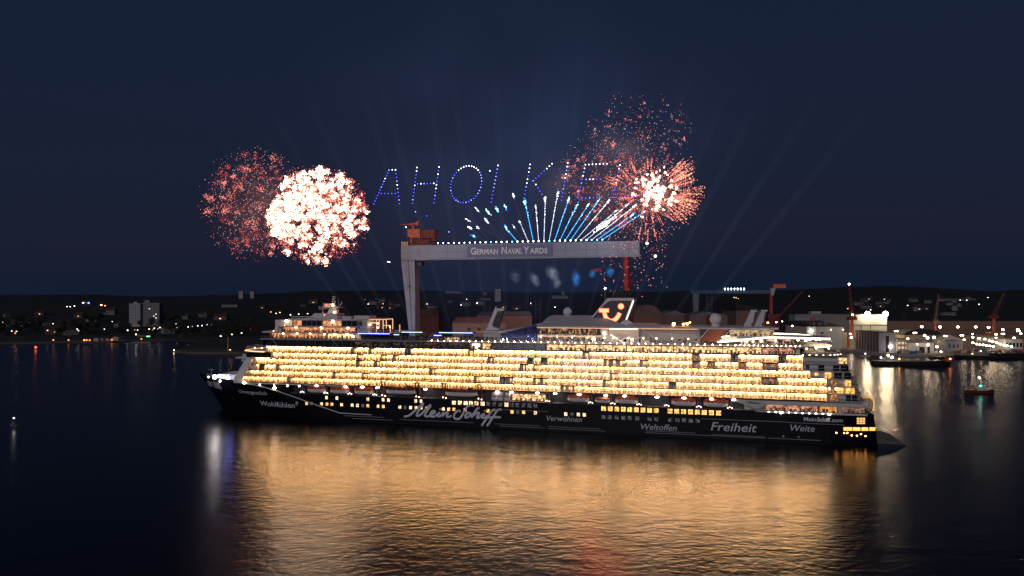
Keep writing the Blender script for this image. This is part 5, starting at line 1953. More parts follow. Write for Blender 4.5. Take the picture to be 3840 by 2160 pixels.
def vessel(name, label, cat, px, py, Y, L, W, H, rz, hullm, cabm, cab=(-.2, .15, 3.0), mast=5.0, lamps=()):
    p = at(px, py, Y)
    o = empty(name, (p.x, Y, 0), rz)
    tag(o, label, cat)
    n_ = 17
    q = MB()
    vs, fs = [], []
    for i in range(n_):
        u = -1 + 2 * i / (n_ - 1)
        w = W / 2 * (1 - max(0, u) ** 3.0) * (1 - .25 * max(0, -u) ** 4) + .02
        sh = H * (1 + .28 * max(0, u) ** 2)
        x = u * L / 2
        vs += [(x - .06 * L * max(0, u), 0, -.8), (x - .03 * L * max(0, u), w * .85, 0), (x, w, sh), (x, -w, sh), (x - .03 * L * max(0, u), -w * .85, 0)]
    for i in range(n_ - 1):
        a = i * 5
        for k_ in range(5):
            fs.append((a + k_, a + (k_ + 1) % 5, a + 5 + (k_ + 1) % 5, a + 5 + k_))
    fs += [(0, 1, 2, 3, 4), tuple((n_ - 1) * 5 + k_ for k_ in (4, 3, 2, 1, 0))]
    q.add(vs, fs)
    q.build('hull', hullm, o)
    if cab:
        q = MB()
        q.box(cab[0] * L, cab[1] * L, -W * .3, W * .3, H, H + cab[2])
        q.box(cab[0] * L + .1 * L, cab[1] * L - .05 * L, -W * .22, W * .22, H + cab[2], H + cab[2] * 1.75)
        c_ = q.build('cabin', cabm, o)
        q = MB()
        zz = H + cab[2] * 1.25
        q.box(cab[0] * L + .1 * L - .04, cab[1] * L - .05 * L + .04, -W * .22 - .04, W * .22 + .04, zz, zz + cab[2] * .32)
        q.build('window', DARKGLASS, c_)
    if mast:
        q = MB()
        q.tube([((cab[0] + cab[1]) / 2 * L, 0, H), ((cab[0] + cab[1]) / 2 * L, 0, H + mast)], .12, 0, 6)
        q.bar(((cab[0] + cab[1]) / 2 * L, -1, H + mast * .75), ((cab[0] + cab[1]) / 2 * L, 1, H + mast * .75), .12)
        q.build('mast', cabm, o)
    for lx, ly, lz, r, m_ in lamps:
        q = MB()
        q.ball((lx * L, ly, lz), r)
        q.build('navigation_lamp', m_, o)
    return o


vessel('tugboat', 'dark red tugboat with white cabin, green side lamp and white masthead lamp on the right', 'tugboat', 3674, 1475, 386, 15.5, 4.6, 1.7, R(-8), HULLR, CABW, (-.14, .22, 1.6), 6.6,
       ((-.02, -1.6, 4.4, .34, LAMP_GREEN), (-.02, 0, 8.9, .34, LAMP_W)))
vessel('motorboat', 'small grey motorboat with a single white mast lamp on the dark water at the left', 'motorboat', 52, 1600, 284, 4.4, 1.7, .7, R(160), mat('grey boat hull', (.10, .10, .11), .5), mat('grey boat cabin', (.16, .16, .17), .5), (-.2, .2, .75), 2.8, ((0, 0, 3.4, .15, LAMP_W),))
vessel('barge', 'long black work barge with an orange deck cabin moored beside the yard', 'barge', 3420, 1372, 556, 62, 11, 3.4, R(-6), HULLK, ORANGE, (.40, .47, 1.8), 4, ((.45, -3, 5.6, .5, LAMP_ORANGE), (-.18, -3, 5.2, .6, LAMP_ORANGE), (-.26, -2, 6.5, .8, YL)))
vessel('workboat', 'low grey workboat with cluttered deck at the near end of the barge', 'workboat', 3320, 1362, 580, 20, 6, 2.0, R(20), mat('brown grey hull', (.10, .08, .07), .6), CABW, (-.1, .2, 2.2), 5, ((.1, -1, 6, .9, YL), (-.3, -1, 4.5, .45, LAMP_W)))
vessel('supply_ship', 'grey supply vessel lying below the far right quay', 'supply vessel', 3656, 1322, 622, 36, 8, 2.6, R(172), HULLK, mat('grey superstructure', (.16, .15, .14), .6), (-.3, .05, 3.4), 7, ((-.1, 3, 7, .35, LAMP_WARM), (.1, 3, 4.5, .3, LAMP_WARM)))
vessel('pontoon', 'flat dark pontoon in front of the flat grey yard building', 'pontoon', 3560, 1316, 620, 34, 8, 2.0, 0, HULLK, CABW, None, 0)
vessel('floating_dock', 'long low black floating dock along the far right quay', 'floating dock', 3770, 1318, 630, 62, 9, 4.2, R(180), HULLK, CABW, None, 0)
vessel('sailing_boat', 'pale moored yacht with a thin mast beside the ribbed dock hall', 'yacht', 3245, 1338, 640, 12, 3.4, 1.4, R(12), CABW, CABW, (-.1, .15, .9), 11, ((0, 0, 3.0, .3, LAMP_W),))

# ---- red light buoy
p = at(134, 1309, 740)
o = empty('buoy', (p.x, 740, 0))
tag(o, 'red light buoy on the dark water at the left', 'buoy')
q = MB()
q.tube([(0, 0, -.6), (0, 0, .7), (0, 0, .9)], [1.7, 1.7, 1.2], 0, 14)
q.build('float', DARKRED, o)
q = MB()
for sx in (-.7, .7):
    for sy in (-.7, .7):
        q.bar((sx, sy, .9), (sx * .4, sy * .4, 3.6), .14)
q.build('cage', DARKRED, o)
q = MB()
q.ball((0, 0, 2.2), 1.0, 0, 12, 8)
q.build('lantern', LAMP_RED, o)
p = at(652, 1311, 700)
o = empty('buoy', (p.x, 700, 0))
tag(o, 'tiny buoy with a faint lamp in front of the sand spit', 'buoy')
q = MB()
q.tube([(0, 0, -.5), (0, 0, .5), (0, 0, 1.6)], [1.0, 1.0, .3], 0, 12)
q.build('float', DARKGREY, o)
q = MB()
q.ball((0, 0, 1.9), .35)
q.build('lantern', LAMP_WARM, o)

# ================================================================== LIGHT SHOW
# ---- drones spelling AHOI KIEL
DW = emat('drone white light', (.80, .86, 1.0), 7, 'NONE')
DB = emat('drone blue light', (.06, .06, 1.0), 4.5, 'NONE')
DBW = emat('drone pale blue light', (.22, .24, 1.0), 5, 'NONE')


def drone_mesh(m_):
    q = MB()
    for a in range(4):
        t = a * math.pi / 2 + math.pi / 4
        e = (math.cos(t) * .75, math.sin(t) * .75, .25)
        q.bar((0, 0, .2), e, .09, None, 0)
        q.tube([(e[0], e[1], .25), (e[0], e[1], .32)], .32, 0, 8)
    q.ball((0, 0, -.12), .34, 1, 8, 6)
    return q.mesh('drone', [BLACK, m_])


DM = [drone_mesh(DW), drone_mesh(DBW), drone_mesh(DB)]
CN = ['white', 'pale blue', 'deep blue']
DY = 478.0


def c3(x, y):
    return 1360 + x * .38647, 560 + y * .38647


def c4(x, y):
    return 2060 + x * .4968, 360 + y * .4968


def lin(a, c, n_):
    return [(a[0] + (c[0] - a[0]) * i / (n_ - 1), a[1] + (c[1] - a[1]) * i / (n_ - 1)) for i in range(n_)]


oring = []
for i in range(36):
    t = math.tau * i / 36
    ox, oy = 148 * math.sin(t), -178 * math.cos(t)
    oring.append((1004 + ox - .16 * oy, 337 + oy))
LETTERS = [
    ('letter A', 'left stroke', 'bottom', lin(c3(108, 528), c3(255, 200), 13)), ('letter A', 'flat top', 'left', [c3(288, 197)]), ('letter A', 'right stroke', 'top', lin(c3(318, 198), c3(357, 525), 10)),
    ('letter A', 'crossbar', 'left', lin(c3(181, 428), c3(316, 426), 5)),
    ('letter H', 'left stroke', 'top', lin(c3(528, 175), c3(482, 522), 11)), ('letter H', 'right stroke', 'top', lin(c3(741, 170), c3(692, 516), 11)), ('letter H', 'crossbar', 'left', lin(c3(533, 333), c3(690, 328), 6)),
    ('letter O', 'ring', 'top clockwise', [c3(*p) for p in oring]),
    ('letter I of AHOI', 'single stroke', 'top', lin(c3(1313, 155), c3(1247, 510), 11)),
    ('letter K', 'upright stroke', 'top', lin(c3(1625, 145), c3(1567, 470), 10)), ('letter K', 'upper arm', 'top', lin(c3(1838, 138), c3(1655, 303), 8)), ('letter K', 'lower arm', 'top', lin(c3(1680, 340), c3(1760, 466), 5)),
    ('letter I of KIEL', 'single stroke', 'top', lin(c3(1990, 130), c3(1928, 492), 11)),
    ('letter E', 'upright stroke', 'top', lin(c4(272, 517), c4(218, 768), 10)), ('letter E', 'top bar', 'left', lin(c4(299, 516), c4(435, 510), 6)), ('letter E', 'middle bar', 'left', lin(c4(278, 628), c4(385, 626), 5)),
    ('letter E', 'bottom bar', 'left', lin(c4(247, 769), c4(390, 765), 6)),
    ('letter L', 'upright stroke', 'top', lin(c4(533, 520), c4(480, 764), 10)), ('letter L', 'foot bar', 'left', lin(c4(508, 762), c4(656, 760), 6))]
rd = random.Random(11)
for letter, stroke, frm, pts in LETTERS:
    for i, (px, py) in enumerate(pts):
        hgt = (py - 615) / 150
        k = 0 if hgt < .12 else (2 if hgt > .62 else rd.choice((0, 1, 2, 2)))
        if hgt > .5 and rd.random() < .12:
            k = 1
        if stroke == 'ring':
            k = 0 if hgt < .2 else rd.choice((1, 2, 2))
        o = link('drone', DM[k])
        o.location = at(px, py, DY + (px - 1700) * -.02)
        where = f'{nth(i)} from the {frm}, {stroke}' if len(pts) > 1 else f'alone on the {stroke}'
        tag(o, f'{CN[k]} drone {where} of the {letter}', 'drone', 'light drones writing AHOI KIEL')
for px, py, k, lb in ((1455, 981, 0, 'two stray drones left of the white crane leg, the left one'), (1461, 982, 0, 'two stray drones left of the white crane leg, the right one'), (1558, 793, 1, 'stray drone light right above the orange jib of the gantry crane'),
                      (1600, 809, 2, 'stray blue drone to the right above the orange trolley house'), (1522, 851, 0, 'stray white drone just under the orange jib of the gantry crane'), (1683, 869, 1, 'faint stray drone above the left end of the lamp row on the gantry'),
                      (1837, 640, 0, 'faint stray drone between the O and the I of AHOI')):
    o = link('drone', DM[k])
    o.location = at(px, py, 470)
    tag(o, lb, 'drone', 'stray drones')

# ---- flare launchers along the beam and the comets they throw
FL = emat('launcher flash', (.85, .93, 1.0), 14, 'NONE')
FLB = emat('blue launcher flash', (.10, .45, 1.0), 12, 'NONE')
CW = [emat('white comet hot', (.95, .98, 1.0), 6, 'NONE'), emat('white comet sparks', (.62, .74, .95), 1.5, 'NONE'), emat('white comet smoke', (.35, .42, .60), .22, 'NONE')]
CBL = [emat('blue comet hot', (.40, .80, 1.0), 5, 'NONE'), emat('blue comet sparks', (.04, .40, 1.0), 2.4, 'NONE'), emat('blue comet smoke', (.06, .22, .62), .25, 'NONE')]
bases = [1642 + i * 19.9 for i in range(32)]


def beam_top(px):
    """the point on the crane's beam under a sight line"""
    s = (px - 1920) / 2560
    y = 490.0
    for _ in range(20):
        x = s * y
        y = gl.y + (x - gl.x) * (gr.y - gl.y) / (gr.x - gl.x)
    return Vector((s * y, y + .6, 92.6))


for i, px in enumerate(bases):
    p = beam_top(px)
    o = empty('flare_launcher', p)
    blue = i in (10, 14, 21, 22, 29, 30, 31)
    tag(o, f'small flare launcher glowing {"blue" if blue else "white"} on top of the gantry beam, {nth(i)} from the left', 'flare launcher', 'flare launchers on the gantry beam')
    q = MB()
    q.box(-.4, .4, -.4, .4, 0, .7)
    q.build('mortar_box', BLACK, o)
    q = MB()
    q.ball((0, -.2, 1.1), .46 if i > 8 else .36, 0, 8, 6)
    q.build('flash', FLB if blue else FL, o)
# base index, tip, colour, density along the trail, bright head
COMETS = [(9, 1760, 852, 'w', .12, 1.5), (10, 1790, 852, 'w', .35, 1.2), (10, 1772, 884, 'b', .15, 1.2), (12, 1823, 826, 'w', .10, 1.8), (13, 1752, 824, 'w', .10, .9), (13, 1786, 782, 'w', .12, 1.0),
          (14, 1828, 792, 'b', .12, 2.2), (14, 1895, 848, 'b', .3, 1.3), (15, 1861, 782, 'b', .10, 2.0), (16, 1893, 772, 'b', .10, 1.6), (15, 1906, 866, 'b', .8, .9), (16, 1926, 849, 'w', .4, .9), (17, 1949, 832, 'w', .8, 1.0),
          (17, 1924, 728, 'w', .08, 1.4), (18, 1968, 754, 'b', .9, 2.6), (19, 2009, 772, 'w', 1.0, 1.0), (20, 2045, 740, 'w', 1.0, 1.6), (21, 2092, 722, 'w', 1.1, 2.0), (22, 2134, 744, 'b', 1.3, 1.5),
          (23, 2164, 768, 'b', 1.3, 1.3), (24, 2207, 766, 'b', 1.2, 1.0), (25, 2247, 748, 'b', 1.0, .8), (26, 2286, 750, 'w', 1.2, 1.4), (27, 2312, 790, 'w', 1.2, 1.0), (28, 2360, 762, 'w', 1.2, 1.0), (29, 2386, 768, 'w', 1.5, 1.4),
          (30, 2380, 800, 'b', 1.3, 1.4), (31, 2420, 792, 'b', 1.3, 1.2)]
ncw = {'w': 0, 'b': 0}
for bi, tx, ty, c, dens, head in COMETS:
    p0 = beam_top(bases[bi]) + Vector((0, 0, 1.2))
    p1 = at(tx, ty, p0.y - 2)
    d = p1 - p0
    L = d.length
    o = empty('comet', p0)
    tag(o, f'{"white" if c == "w" else "blue"} firework comet shooting up from the gantry, {nth(ncw[c])} {"white" if c == "w" else "blue"} one from the left', 'firework comet', 'comets fanning up from the gantry beam')
    ncw[c] += 1
    q = MB()
    n_ = int(190 * dens * L / 40) if dens > .7 else int(60 * dens * L / 40) + 4
    for i in range(n_):
        t = rd.random() ** .85 if dens > .7 else 1 - .10 * rd.random()
        w = .06 + .62 * t ** 1.8
        j = Vector((rd.gauss(0, w * .42), rd.gauss(0, w * .42), rd.gauss(0, w * .3)))
        clump = .55 + .45 * math.sin(t * 23 + bi)
        if rd.random() > .35 + .65 * clump:
            continue
        sz = rd.uniform(.08, .19) * (1 + .6 * t)
        q.tet(d * t + j, sz, 0 if rd.random() < .16 + .25 * (1 - t) else (1 if rd.random() < .62 else 2), rd)
    if dens > .7:
        q.tube([d * .0, d * .35, d * .6, d * .92], [.16, .22, .20, .10], 1, 5)
    else:
        q.tube([d * .0, d * .97], [.05, .07], 2, 5)
    q.build('trail', CW if c == 'w' else CBL, o)
    q = MB()
    u = d.normalized()
    for i in range(int(11 * head) + 2):
        s_ = rd.gauss(0, 1.0)
        q.tet(d * .97 + u * s_ + Vector((rd.gauss(0, .35), rd.gauss(0, .35), rd.gauss(0, .35))) * head * .5, rd.uniform(.20, .42), 0 if rd.random() < .4 else 1, rd)
    q.build('head', CW if c == 'w' else CBL, o)
# one burning extra-bright comet low on the right
o = empty('comet', at(2266, 842, 452))
tag(o, 'short brilliant white comet blazing just above the right part of the gantry', 'firework comet', 'comets fanning up from the gantry beam')
q = MB()
for i in range(130):
    t = rd.gauss(0, 1)
    q.tet(Vector((t * 2.6, rd.gauss(0, .6), t * 1.9)) + Vector((rd.gauss(0, .5), 0, rd.gauss(0, .5))), rd.uniform(.25, .6), 0, rd)
q.build('head', [CW[0]], o)

# ---- firework bursts
SP = [emat('spark white hot', (1.0, .84, .62), 6.5, 'NONE'), emat('spark gold', (1.0, .52, .28), 2.2, 'NONE'), emat('spark coral', (1.0, .26, .19), 1.9, 'NONE'), emat('spark red', (.85, .09, .08), .95, 'NONE'), emat('spark ember', (.40, .05, .05), .5, 'NONE'),
      emat('spark pale', (.85, .80, .80), .8, 'NONE')]
CORE = emat('burst core', (1.0, .66, .42), 9)


def unit(rn):
    z = rn.uniform(-1, 1)
    a = rn.random() * math.tau
    s = math.sqrt(1 - z * z)
    return Vector((s * math.cos(a), s * math.sin(a), z))


# great white-gold chrysanthemum on the left: many crackling clusters
rb = random.Random(21)
C1 = at(1196, 812, 430)
o = empty('firework_burst', C1)
tag(o, 'big brilliant white and gold firework burst made of crackling clusters on the left', 'firework burst', 'firework bursts')
q = MB()
core = MB()
RB = 29.5
for i in range(520):
    u = unit(rb)
    r = RB * (.30 + .70 * rb.random() ** .45)
    c = Vector((u.x * r * 1.05, u.y * r * .9, u.z * r * 1.02))
    a = math.atan2(c.z, c.x)
    gap = .5 + .5 * math.sin(a * 9 + 1.3) * math.sin(a * 4)
    if c.z < -6 and gap < .42 and rb.random() < .75:
        continue
    hot = rb.random()
    # the upper left still burns white, the lower right has gone red
    hot += .28 if c.x < 4 and c.z > -14 else -.06
    cr = rb.uniform(.9, 3.1)
    ax = [rb.uniform(.55, 1.35) for _ in range(3)]
    if hot > .86 and i % 3 == 0:
        core.ball(c, cr * .20, 0, 7, 5)
    n_ = int(rb.uniform(20, 38) * cr)
    for k in range(n_):
        s_ = unit(rb) * cr * rb.random() ** .75 * 1.25
        s_ = Vector((s_.x * ax[0], s_.y * ax[1], s_.z * ax[2]))
        f = s_.length / cr
        if hot > .64:
            mi = 0 if f < .66 or rb.random() < .3 else rb.choice((1, 1, 2, 3))
            sz = rb.uniform(.15, .40)
        elif hot > .26:
            mi = (0 if rb.random() < .42 else rb.choice((1, 2))) if f < .6 else rb.choice((1, 2, 3, 3, 4))
            sz = rb.uniform(.14, .33)
        else:
            mi = rb.choice((0, 1, 2, 3, 3, 4)) if f < .4 else rb.choice((2, 3, 3, 4, 4))
            sz = rb.uniform(.13, .28)
        q.tet(c + s_, sz, mi, rb)
for k in range(2600):                       # loose red sparks between the clusters
    u = unit(rb)
    r = RB * (1.10 * rb.random() ** .4)
    q.tet(u * r, rb.uniform(.16, .34), rb.choice((2, 3, 3, 4)), rb)
q.build('sparks', SP, o)
core.build('glowing_core', CORE, o)


def loose_burst(name_label, px, py, Y, RX, RZ, n_clumps, per, loose, mats_w, rn, radial=0.0, hole=0.0, bias=(0, 0), clump_r=2.2):
    o = empty('firework_burst', at(px, py, Y))
    tag(o, name_label, 'firework burst', 'firework bursts')
    q = MB()
    for i in range(n_clumps):
        u = unit(rn)
        r = (hole + (1 - hole) * rn.random() ** .5)
        c = Vector((u.x * r * RX + bias[0], u.y * r * RX * .9, u.z * r * RZ + bias[1]))
        cr = clump_r * rn.uniform(.6, 1.3)
        bright = rn.random()
        for k in range(int(per * rn.uniform(.6, 1.4))):
            s_ = unit(rn) * cr * rn.random() ** .6
            if radial:
                s_ = s_ * .35 + c.normalized() * rn.uniform(-1, 1) * radial
            mi = rn.choices(range(6), mats_w)[0]
            if bright > .72 and mi > 2:
                mi = 2
            q.tet(c + s_, rn.uniform(.11, .30), mi, rn)
    for k in range(loose):
        u = unit(rn)
        r = 1.12 * rn.random() ** .45
        q.tet(Vector((u.x * r * RX, u.y * r * RX * .9, u.z * r * RZ)), rn.uniform(.13, .27), rn.choices(range(6), (0, 0, 2, 4, 3, 4))[0], rn)
    return q, o


q, o = loose_burst('fading red firework burst behind the big white one on the left', 962, 770, 470, 34, 36, 95, 34, 1800, (0, .0, .18, .9, .9, .10), random.Random(31), hole=.45, clump_r=3.0)
q.build('sparks', SP, o)
rr = random.Random(41)
q, o = loose_burst('red firework burst with white hot centre spraying to the right above the gantry', 2430, 735, 430, 27, 26, 120, 26, 1700, (.0, .04, .40, 1.0, .6, .1), rr, radial=3.6, hole=.20, clump_r=1.6)
core = MB()
for i in range(84):                         # hot heart
    c = Vector((rr.gauss(4, 6.2), rr.gauss(-4, 3), rr.gauss(2.5, 7)))
    cr = rr.uniform(.7, 2.2)
    if i % 5 == 0:
        core.ball(c, cr * .15, 0, 7, 5)
    ax = [rr.uniform(.5, 1.4) for _ in range(3)]
    for k in range(int(24 * cr)):
        s_ = unit(rr) * cr * rr.random() ** .7
        f = s_.length / cr
        q.tet(c + Vector((s_.x * ax[0], s_.y * ax[1], s_.z * ax[2])), rr.uniform(.12, .32), 0 if f < .6 else rr.choice((0, 1, 2)), rr)
for i in range(80):                         # radial streaks to the right
    a = rr.uniform(-.75, .85)
    u = Vector((math.cos(a), rr.uniform(-.5, .3), math.sin(a))).normalized()
    r0, r1 = rr.uniform(12, 20), rr.uniform(24, 33)
    for k in range(16):
        t = k / 15
        q.tet(Vector((2, 0, 2)) + u * (r0 + (r1 - r0) * t) + Vector((rr.gauss(0, .2), 0, rr.gauss(0, .2))), rr.uniform(.16, .36), rr.choice((1, 2, 2, 3)), rr)
for i in range(260):                        # embers falling over the gantry beam and red leg
    q.tet(Vector((rr.uniform(-30, 12), rr.uniform(-6, 3), -rr.uniform(18, 58) * rr.random() ** .5 - 8)), rr.uniform(.14, .34), rr.choice((2, 3, 3, 5)), rr)
for c in (Vector((-1.0, -2, -30)), Vector((4.2, -2, -38))):
    q.add(*(lambda m: (m.v, m.f))(MB().ball(c, .8, 0, 8, 6)), 0)
q.build('sparks', SP, o)
core.build('glowing_core', emat('red burst core', (1.0, .38, .22), 12), o)
q, o = loose_burst('sparse red firework burst drifting over the letters K I E L', 2262, 690, 495, 34, 34, 62, 20, 900, (0, .02, .3, .9, .6, .25), random.Random(51), hole=.3, clump_r=2.0)
q.build('sparks', SP, o)
fd = bpy.data.lights.new('red_flash', 'POINT')        # the shell's own red light on crane and water
fd.color = (1.0, .10, .05)
fd.energy = 80000
fd.shadow_soft_size = 16
fo = link('red_flash', fd, o)
fo.location = (2, 0, 2)
q, o = loose_burst('high sparse burst of red and pale sparks at the upper right', 2395, 500, 480, 36, 26, 26, 12, 520, (0, .03, .4, .8, .2, .6), random.Random(61), hole=.55, clump_r=2.2)
q.build('sparks', SP, o)


# ---- soft round smoke puffs; the firework light on them is put in as emission
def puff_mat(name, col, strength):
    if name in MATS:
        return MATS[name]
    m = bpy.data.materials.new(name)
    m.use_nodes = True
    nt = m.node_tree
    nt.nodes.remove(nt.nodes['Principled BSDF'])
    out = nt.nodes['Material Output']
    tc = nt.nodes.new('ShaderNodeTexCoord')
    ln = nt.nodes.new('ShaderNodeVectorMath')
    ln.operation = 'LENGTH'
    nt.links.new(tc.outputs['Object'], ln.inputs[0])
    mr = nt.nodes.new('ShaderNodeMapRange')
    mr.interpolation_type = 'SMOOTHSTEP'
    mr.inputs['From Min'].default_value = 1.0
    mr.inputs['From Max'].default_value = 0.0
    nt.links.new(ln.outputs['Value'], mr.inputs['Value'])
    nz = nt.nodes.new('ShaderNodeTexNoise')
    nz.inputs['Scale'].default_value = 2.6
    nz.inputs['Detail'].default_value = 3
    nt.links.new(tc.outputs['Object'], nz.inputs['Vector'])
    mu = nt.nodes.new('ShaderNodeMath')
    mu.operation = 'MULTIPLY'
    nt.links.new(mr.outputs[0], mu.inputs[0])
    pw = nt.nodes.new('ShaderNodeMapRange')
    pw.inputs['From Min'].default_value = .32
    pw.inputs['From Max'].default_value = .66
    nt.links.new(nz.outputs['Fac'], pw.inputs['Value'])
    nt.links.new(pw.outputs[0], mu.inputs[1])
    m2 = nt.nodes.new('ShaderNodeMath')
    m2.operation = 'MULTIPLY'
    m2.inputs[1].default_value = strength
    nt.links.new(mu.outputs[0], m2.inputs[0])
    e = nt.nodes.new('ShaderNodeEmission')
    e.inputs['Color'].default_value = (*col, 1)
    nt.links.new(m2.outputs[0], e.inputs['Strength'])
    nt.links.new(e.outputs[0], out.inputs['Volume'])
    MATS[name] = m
    return m


def puff(label, px, py, Y, rx, rz, m_, tilt=0.0):
    q = MB()
    q.ball((0, 0, 0), 1.0, 0, 16, 10)
    o = q.build('smoke_puff', m_)
    o.location = at(px, py, Y)
    o.scale = (rx, rx, rz)
    o.rotation_euler = (0, tilt, 0)
    tag(o, label, 'smoke', 'glowing smoke puffs', 'stuff')
    return o


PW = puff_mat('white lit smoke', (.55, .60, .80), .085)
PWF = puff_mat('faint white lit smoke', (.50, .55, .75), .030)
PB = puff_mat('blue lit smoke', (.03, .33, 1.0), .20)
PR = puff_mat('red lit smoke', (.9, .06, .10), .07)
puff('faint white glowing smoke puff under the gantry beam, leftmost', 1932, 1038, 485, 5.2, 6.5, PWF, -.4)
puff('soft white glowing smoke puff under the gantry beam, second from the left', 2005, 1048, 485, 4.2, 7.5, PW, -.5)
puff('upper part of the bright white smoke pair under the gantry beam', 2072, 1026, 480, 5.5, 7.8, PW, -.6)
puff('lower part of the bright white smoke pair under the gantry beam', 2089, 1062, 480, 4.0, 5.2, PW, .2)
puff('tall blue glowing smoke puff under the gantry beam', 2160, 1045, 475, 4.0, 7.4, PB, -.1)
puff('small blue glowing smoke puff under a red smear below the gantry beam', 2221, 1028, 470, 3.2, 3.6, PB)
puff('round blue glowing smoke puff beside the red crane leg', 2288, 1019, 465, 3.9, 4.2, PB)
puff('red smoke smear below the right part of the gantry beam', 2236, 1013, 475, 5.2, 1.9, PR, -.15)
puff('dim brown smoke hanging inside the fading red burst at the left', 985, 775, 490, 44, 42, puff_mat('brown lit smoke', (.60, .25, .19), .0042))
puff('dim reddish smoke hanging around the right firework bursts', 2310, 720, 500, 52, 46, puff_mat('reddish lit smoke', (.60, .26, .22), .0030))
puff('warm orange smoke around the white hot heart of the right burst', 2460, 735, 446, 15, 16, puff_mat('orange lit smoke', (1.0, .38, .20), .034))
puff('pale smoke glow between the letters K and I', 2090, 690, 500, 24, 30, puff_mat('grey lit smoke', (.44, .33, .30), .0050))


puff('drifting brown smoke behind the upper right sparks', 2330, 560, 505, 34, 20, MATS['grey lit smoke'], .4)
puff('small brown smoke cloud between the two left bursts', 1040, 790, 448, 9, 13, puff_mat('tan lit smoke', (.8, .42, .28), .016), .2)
puff('wide faint bluish smoke haze, its glow added to brighten the sky above the gantry', 1960, 640, 640, 250, 190, puff_mat('added blue sky glow', (.24, .32, .80), .00029))  # smoke haze with added glow that lifts the middle of the sky


# ---- searchlight beams fanning up from the yard behind the ship
def beam_mat(name, col, strength):
    m = bpy.data.materials.new(name)
    m.use_nodes = True
    nt = m.node_tree
    nt.nodes.remove(nt.nodes['Principled BSDF'])
    out = nt.nodes['Material Output']
    tc = nt.nodes.new('ShaderNodeTexCoord')
    sx = nt.nodes.new('ShaderNodeSeparateXYZ')
    nt.links.new(tc.outputs['Object'], sx.inputs[0])
    mr = nt.nodes.new('ShaderNodeMapRange')
    mr.interpolation_type = 'SMOOTHSTEP'
    mr.inputs['From Min'].default_value = 260
    mr.inputs['From Max'].default_value = 0
    mr.inputs['To Max'].default_value = strength
    nt.links.new(sx.outputs['Z'], mr.inputs['Value'])
    e = nt.nodes.new('ShaderNodeEmission')
    e.inputs['Color'].default_value = (*col, 1)
    nt.links.new(mr.outputs[0], e.inputs['Strength'])
    nt.links.new(e.outputs[0], out.inputs['Volume'])
    return m


BM = beam_mat('searchlight haze', (.42, .52, .80), .0031)
rs = random.Random(3)
for i in range(18):
    x0 = -95 + i * 11.5
    a = -.62 + 1.26 * i / 17 + rs.uniform(-.04, .04)
    o = empty('searchlight', (x0, 520 - (x0 + 95) * .2, 2.4))
    o.rotation_euler = (rs.uniform(-.12, .05), a, 0)
    tag(o, f'faint pale searchlight beam rising behind the ship, {nth(i)} from the left', 'searchlight', 'searchlight beams behind the ship')
    q = MB()
    L = rs.uniform(200, 290)
    q.tube([(0, 0, 1.2), (0, 0, L)], [.7, L * .017], 0, 14)
    bo = q.build('beam', BM, o)
    bmm = bmesh.new()
    bmm.from_mesh(bo.data)
    bmesh.ops.recalc_face_normals(bmm, faces=bmm.faces)
    bmm.to_mesh(bo.data)
    bmm.free()
    q = MB()
    q.tube([(0, 0, 0), (0, 0, 1.2)], [.5, .8], 0, 10)
    q.build('lamp_housing', BLACK, o)

# ================================================================== TOWN on the left shore and the far hillsides
TL = emat('street lamp light', (.95, 1.0, .90), 6, 'NONE')
TLW = emat('warm street lamp light', (1.0, .66, .40), 6, 'NONE')
TLO = emat('orange quay lamp light', (1.0, .28, .07), 3.6)
TLR = emat('red street lamp light', (1.0, .16, .08), 9, 'NONE')
TLB = emat('blue sign light', (.05, .15, 1.0), 12, 'NONE')
TLG = emat('green sign light', (.15, 1.0, .30), 8, 'NONE')


def town_lamp(label, px, py, r, m_, hh=8.0, group=None):
    g = ground(px, py, hh)
    o = empty('street_lamp', g)
    tag(o, label, 'street lamp', group)
    q = MB()
    q.tube([(0, 0, 0), (0, 0, hh)], [.14, .09], 0, 6)
    q.bar((0, 0, hh), (0, -1, hh + .15), .12)
    q.build('post', POLE, o)
    q = MB()
    q.ball((0, -1.1, hh), r, 0, 8, 6, .8)
    q.build('lamp_head', m_, o)


row = [(636, 1221), (650, 1226), (661, 1215), (666, 1230), (684, 1222), (699, 1237), (707, 1226), (723, 1226), (743, 1222), (759, 1222), (778, 1218), (794, 1218), (821, 1236), (829, 1261), (871, 1254), (907, 1249), (940, 1235)]
for i, (px, py) in enumerate(row):
    town_lamp(f'white street lamp along the dark shore road left of the bow, {nth(i)} from the left', px, py, .72, TLR if i in (0, 16) else (TLW if i in (1, 14) else TL), group='street lamps along the shore road')
grp = [(480, 1239), (508, 1238), (517, 1238), (512, 1254), (561, 1235), (575, 1238), (580, 1231), (586, 1232), (593, 1234), (601, 1229)]
for i, (px, py) in enumerate(grp):
    town_lamp(f'pinkish street lamp below the apartment tower, {nth(i)} from the left', px, py, .8, TLW if i % 3 else TL, group='street lamps below the apartment tower')
for i, (px, py, m_) in enumerate(((46, 1241, TL), (59, 1250, TLR), (64, 1243, TL), (180, 1240, TL), (291, 1235, TL), (296, 1240, TL), (393, 1235, TL), (111, 1210, TLW), (196, 1228, TL), (201, 1214, TL), (267, 1218, TL), (12, 1210, TL), (422, 1206, TL), (862, 1220, TL))):
    town_lamp(f'lone street lamp among the dark trees of the left shore, number {nth(i)} counted outward', px, py, .6, m_, group='lone street lamps of the left shore')
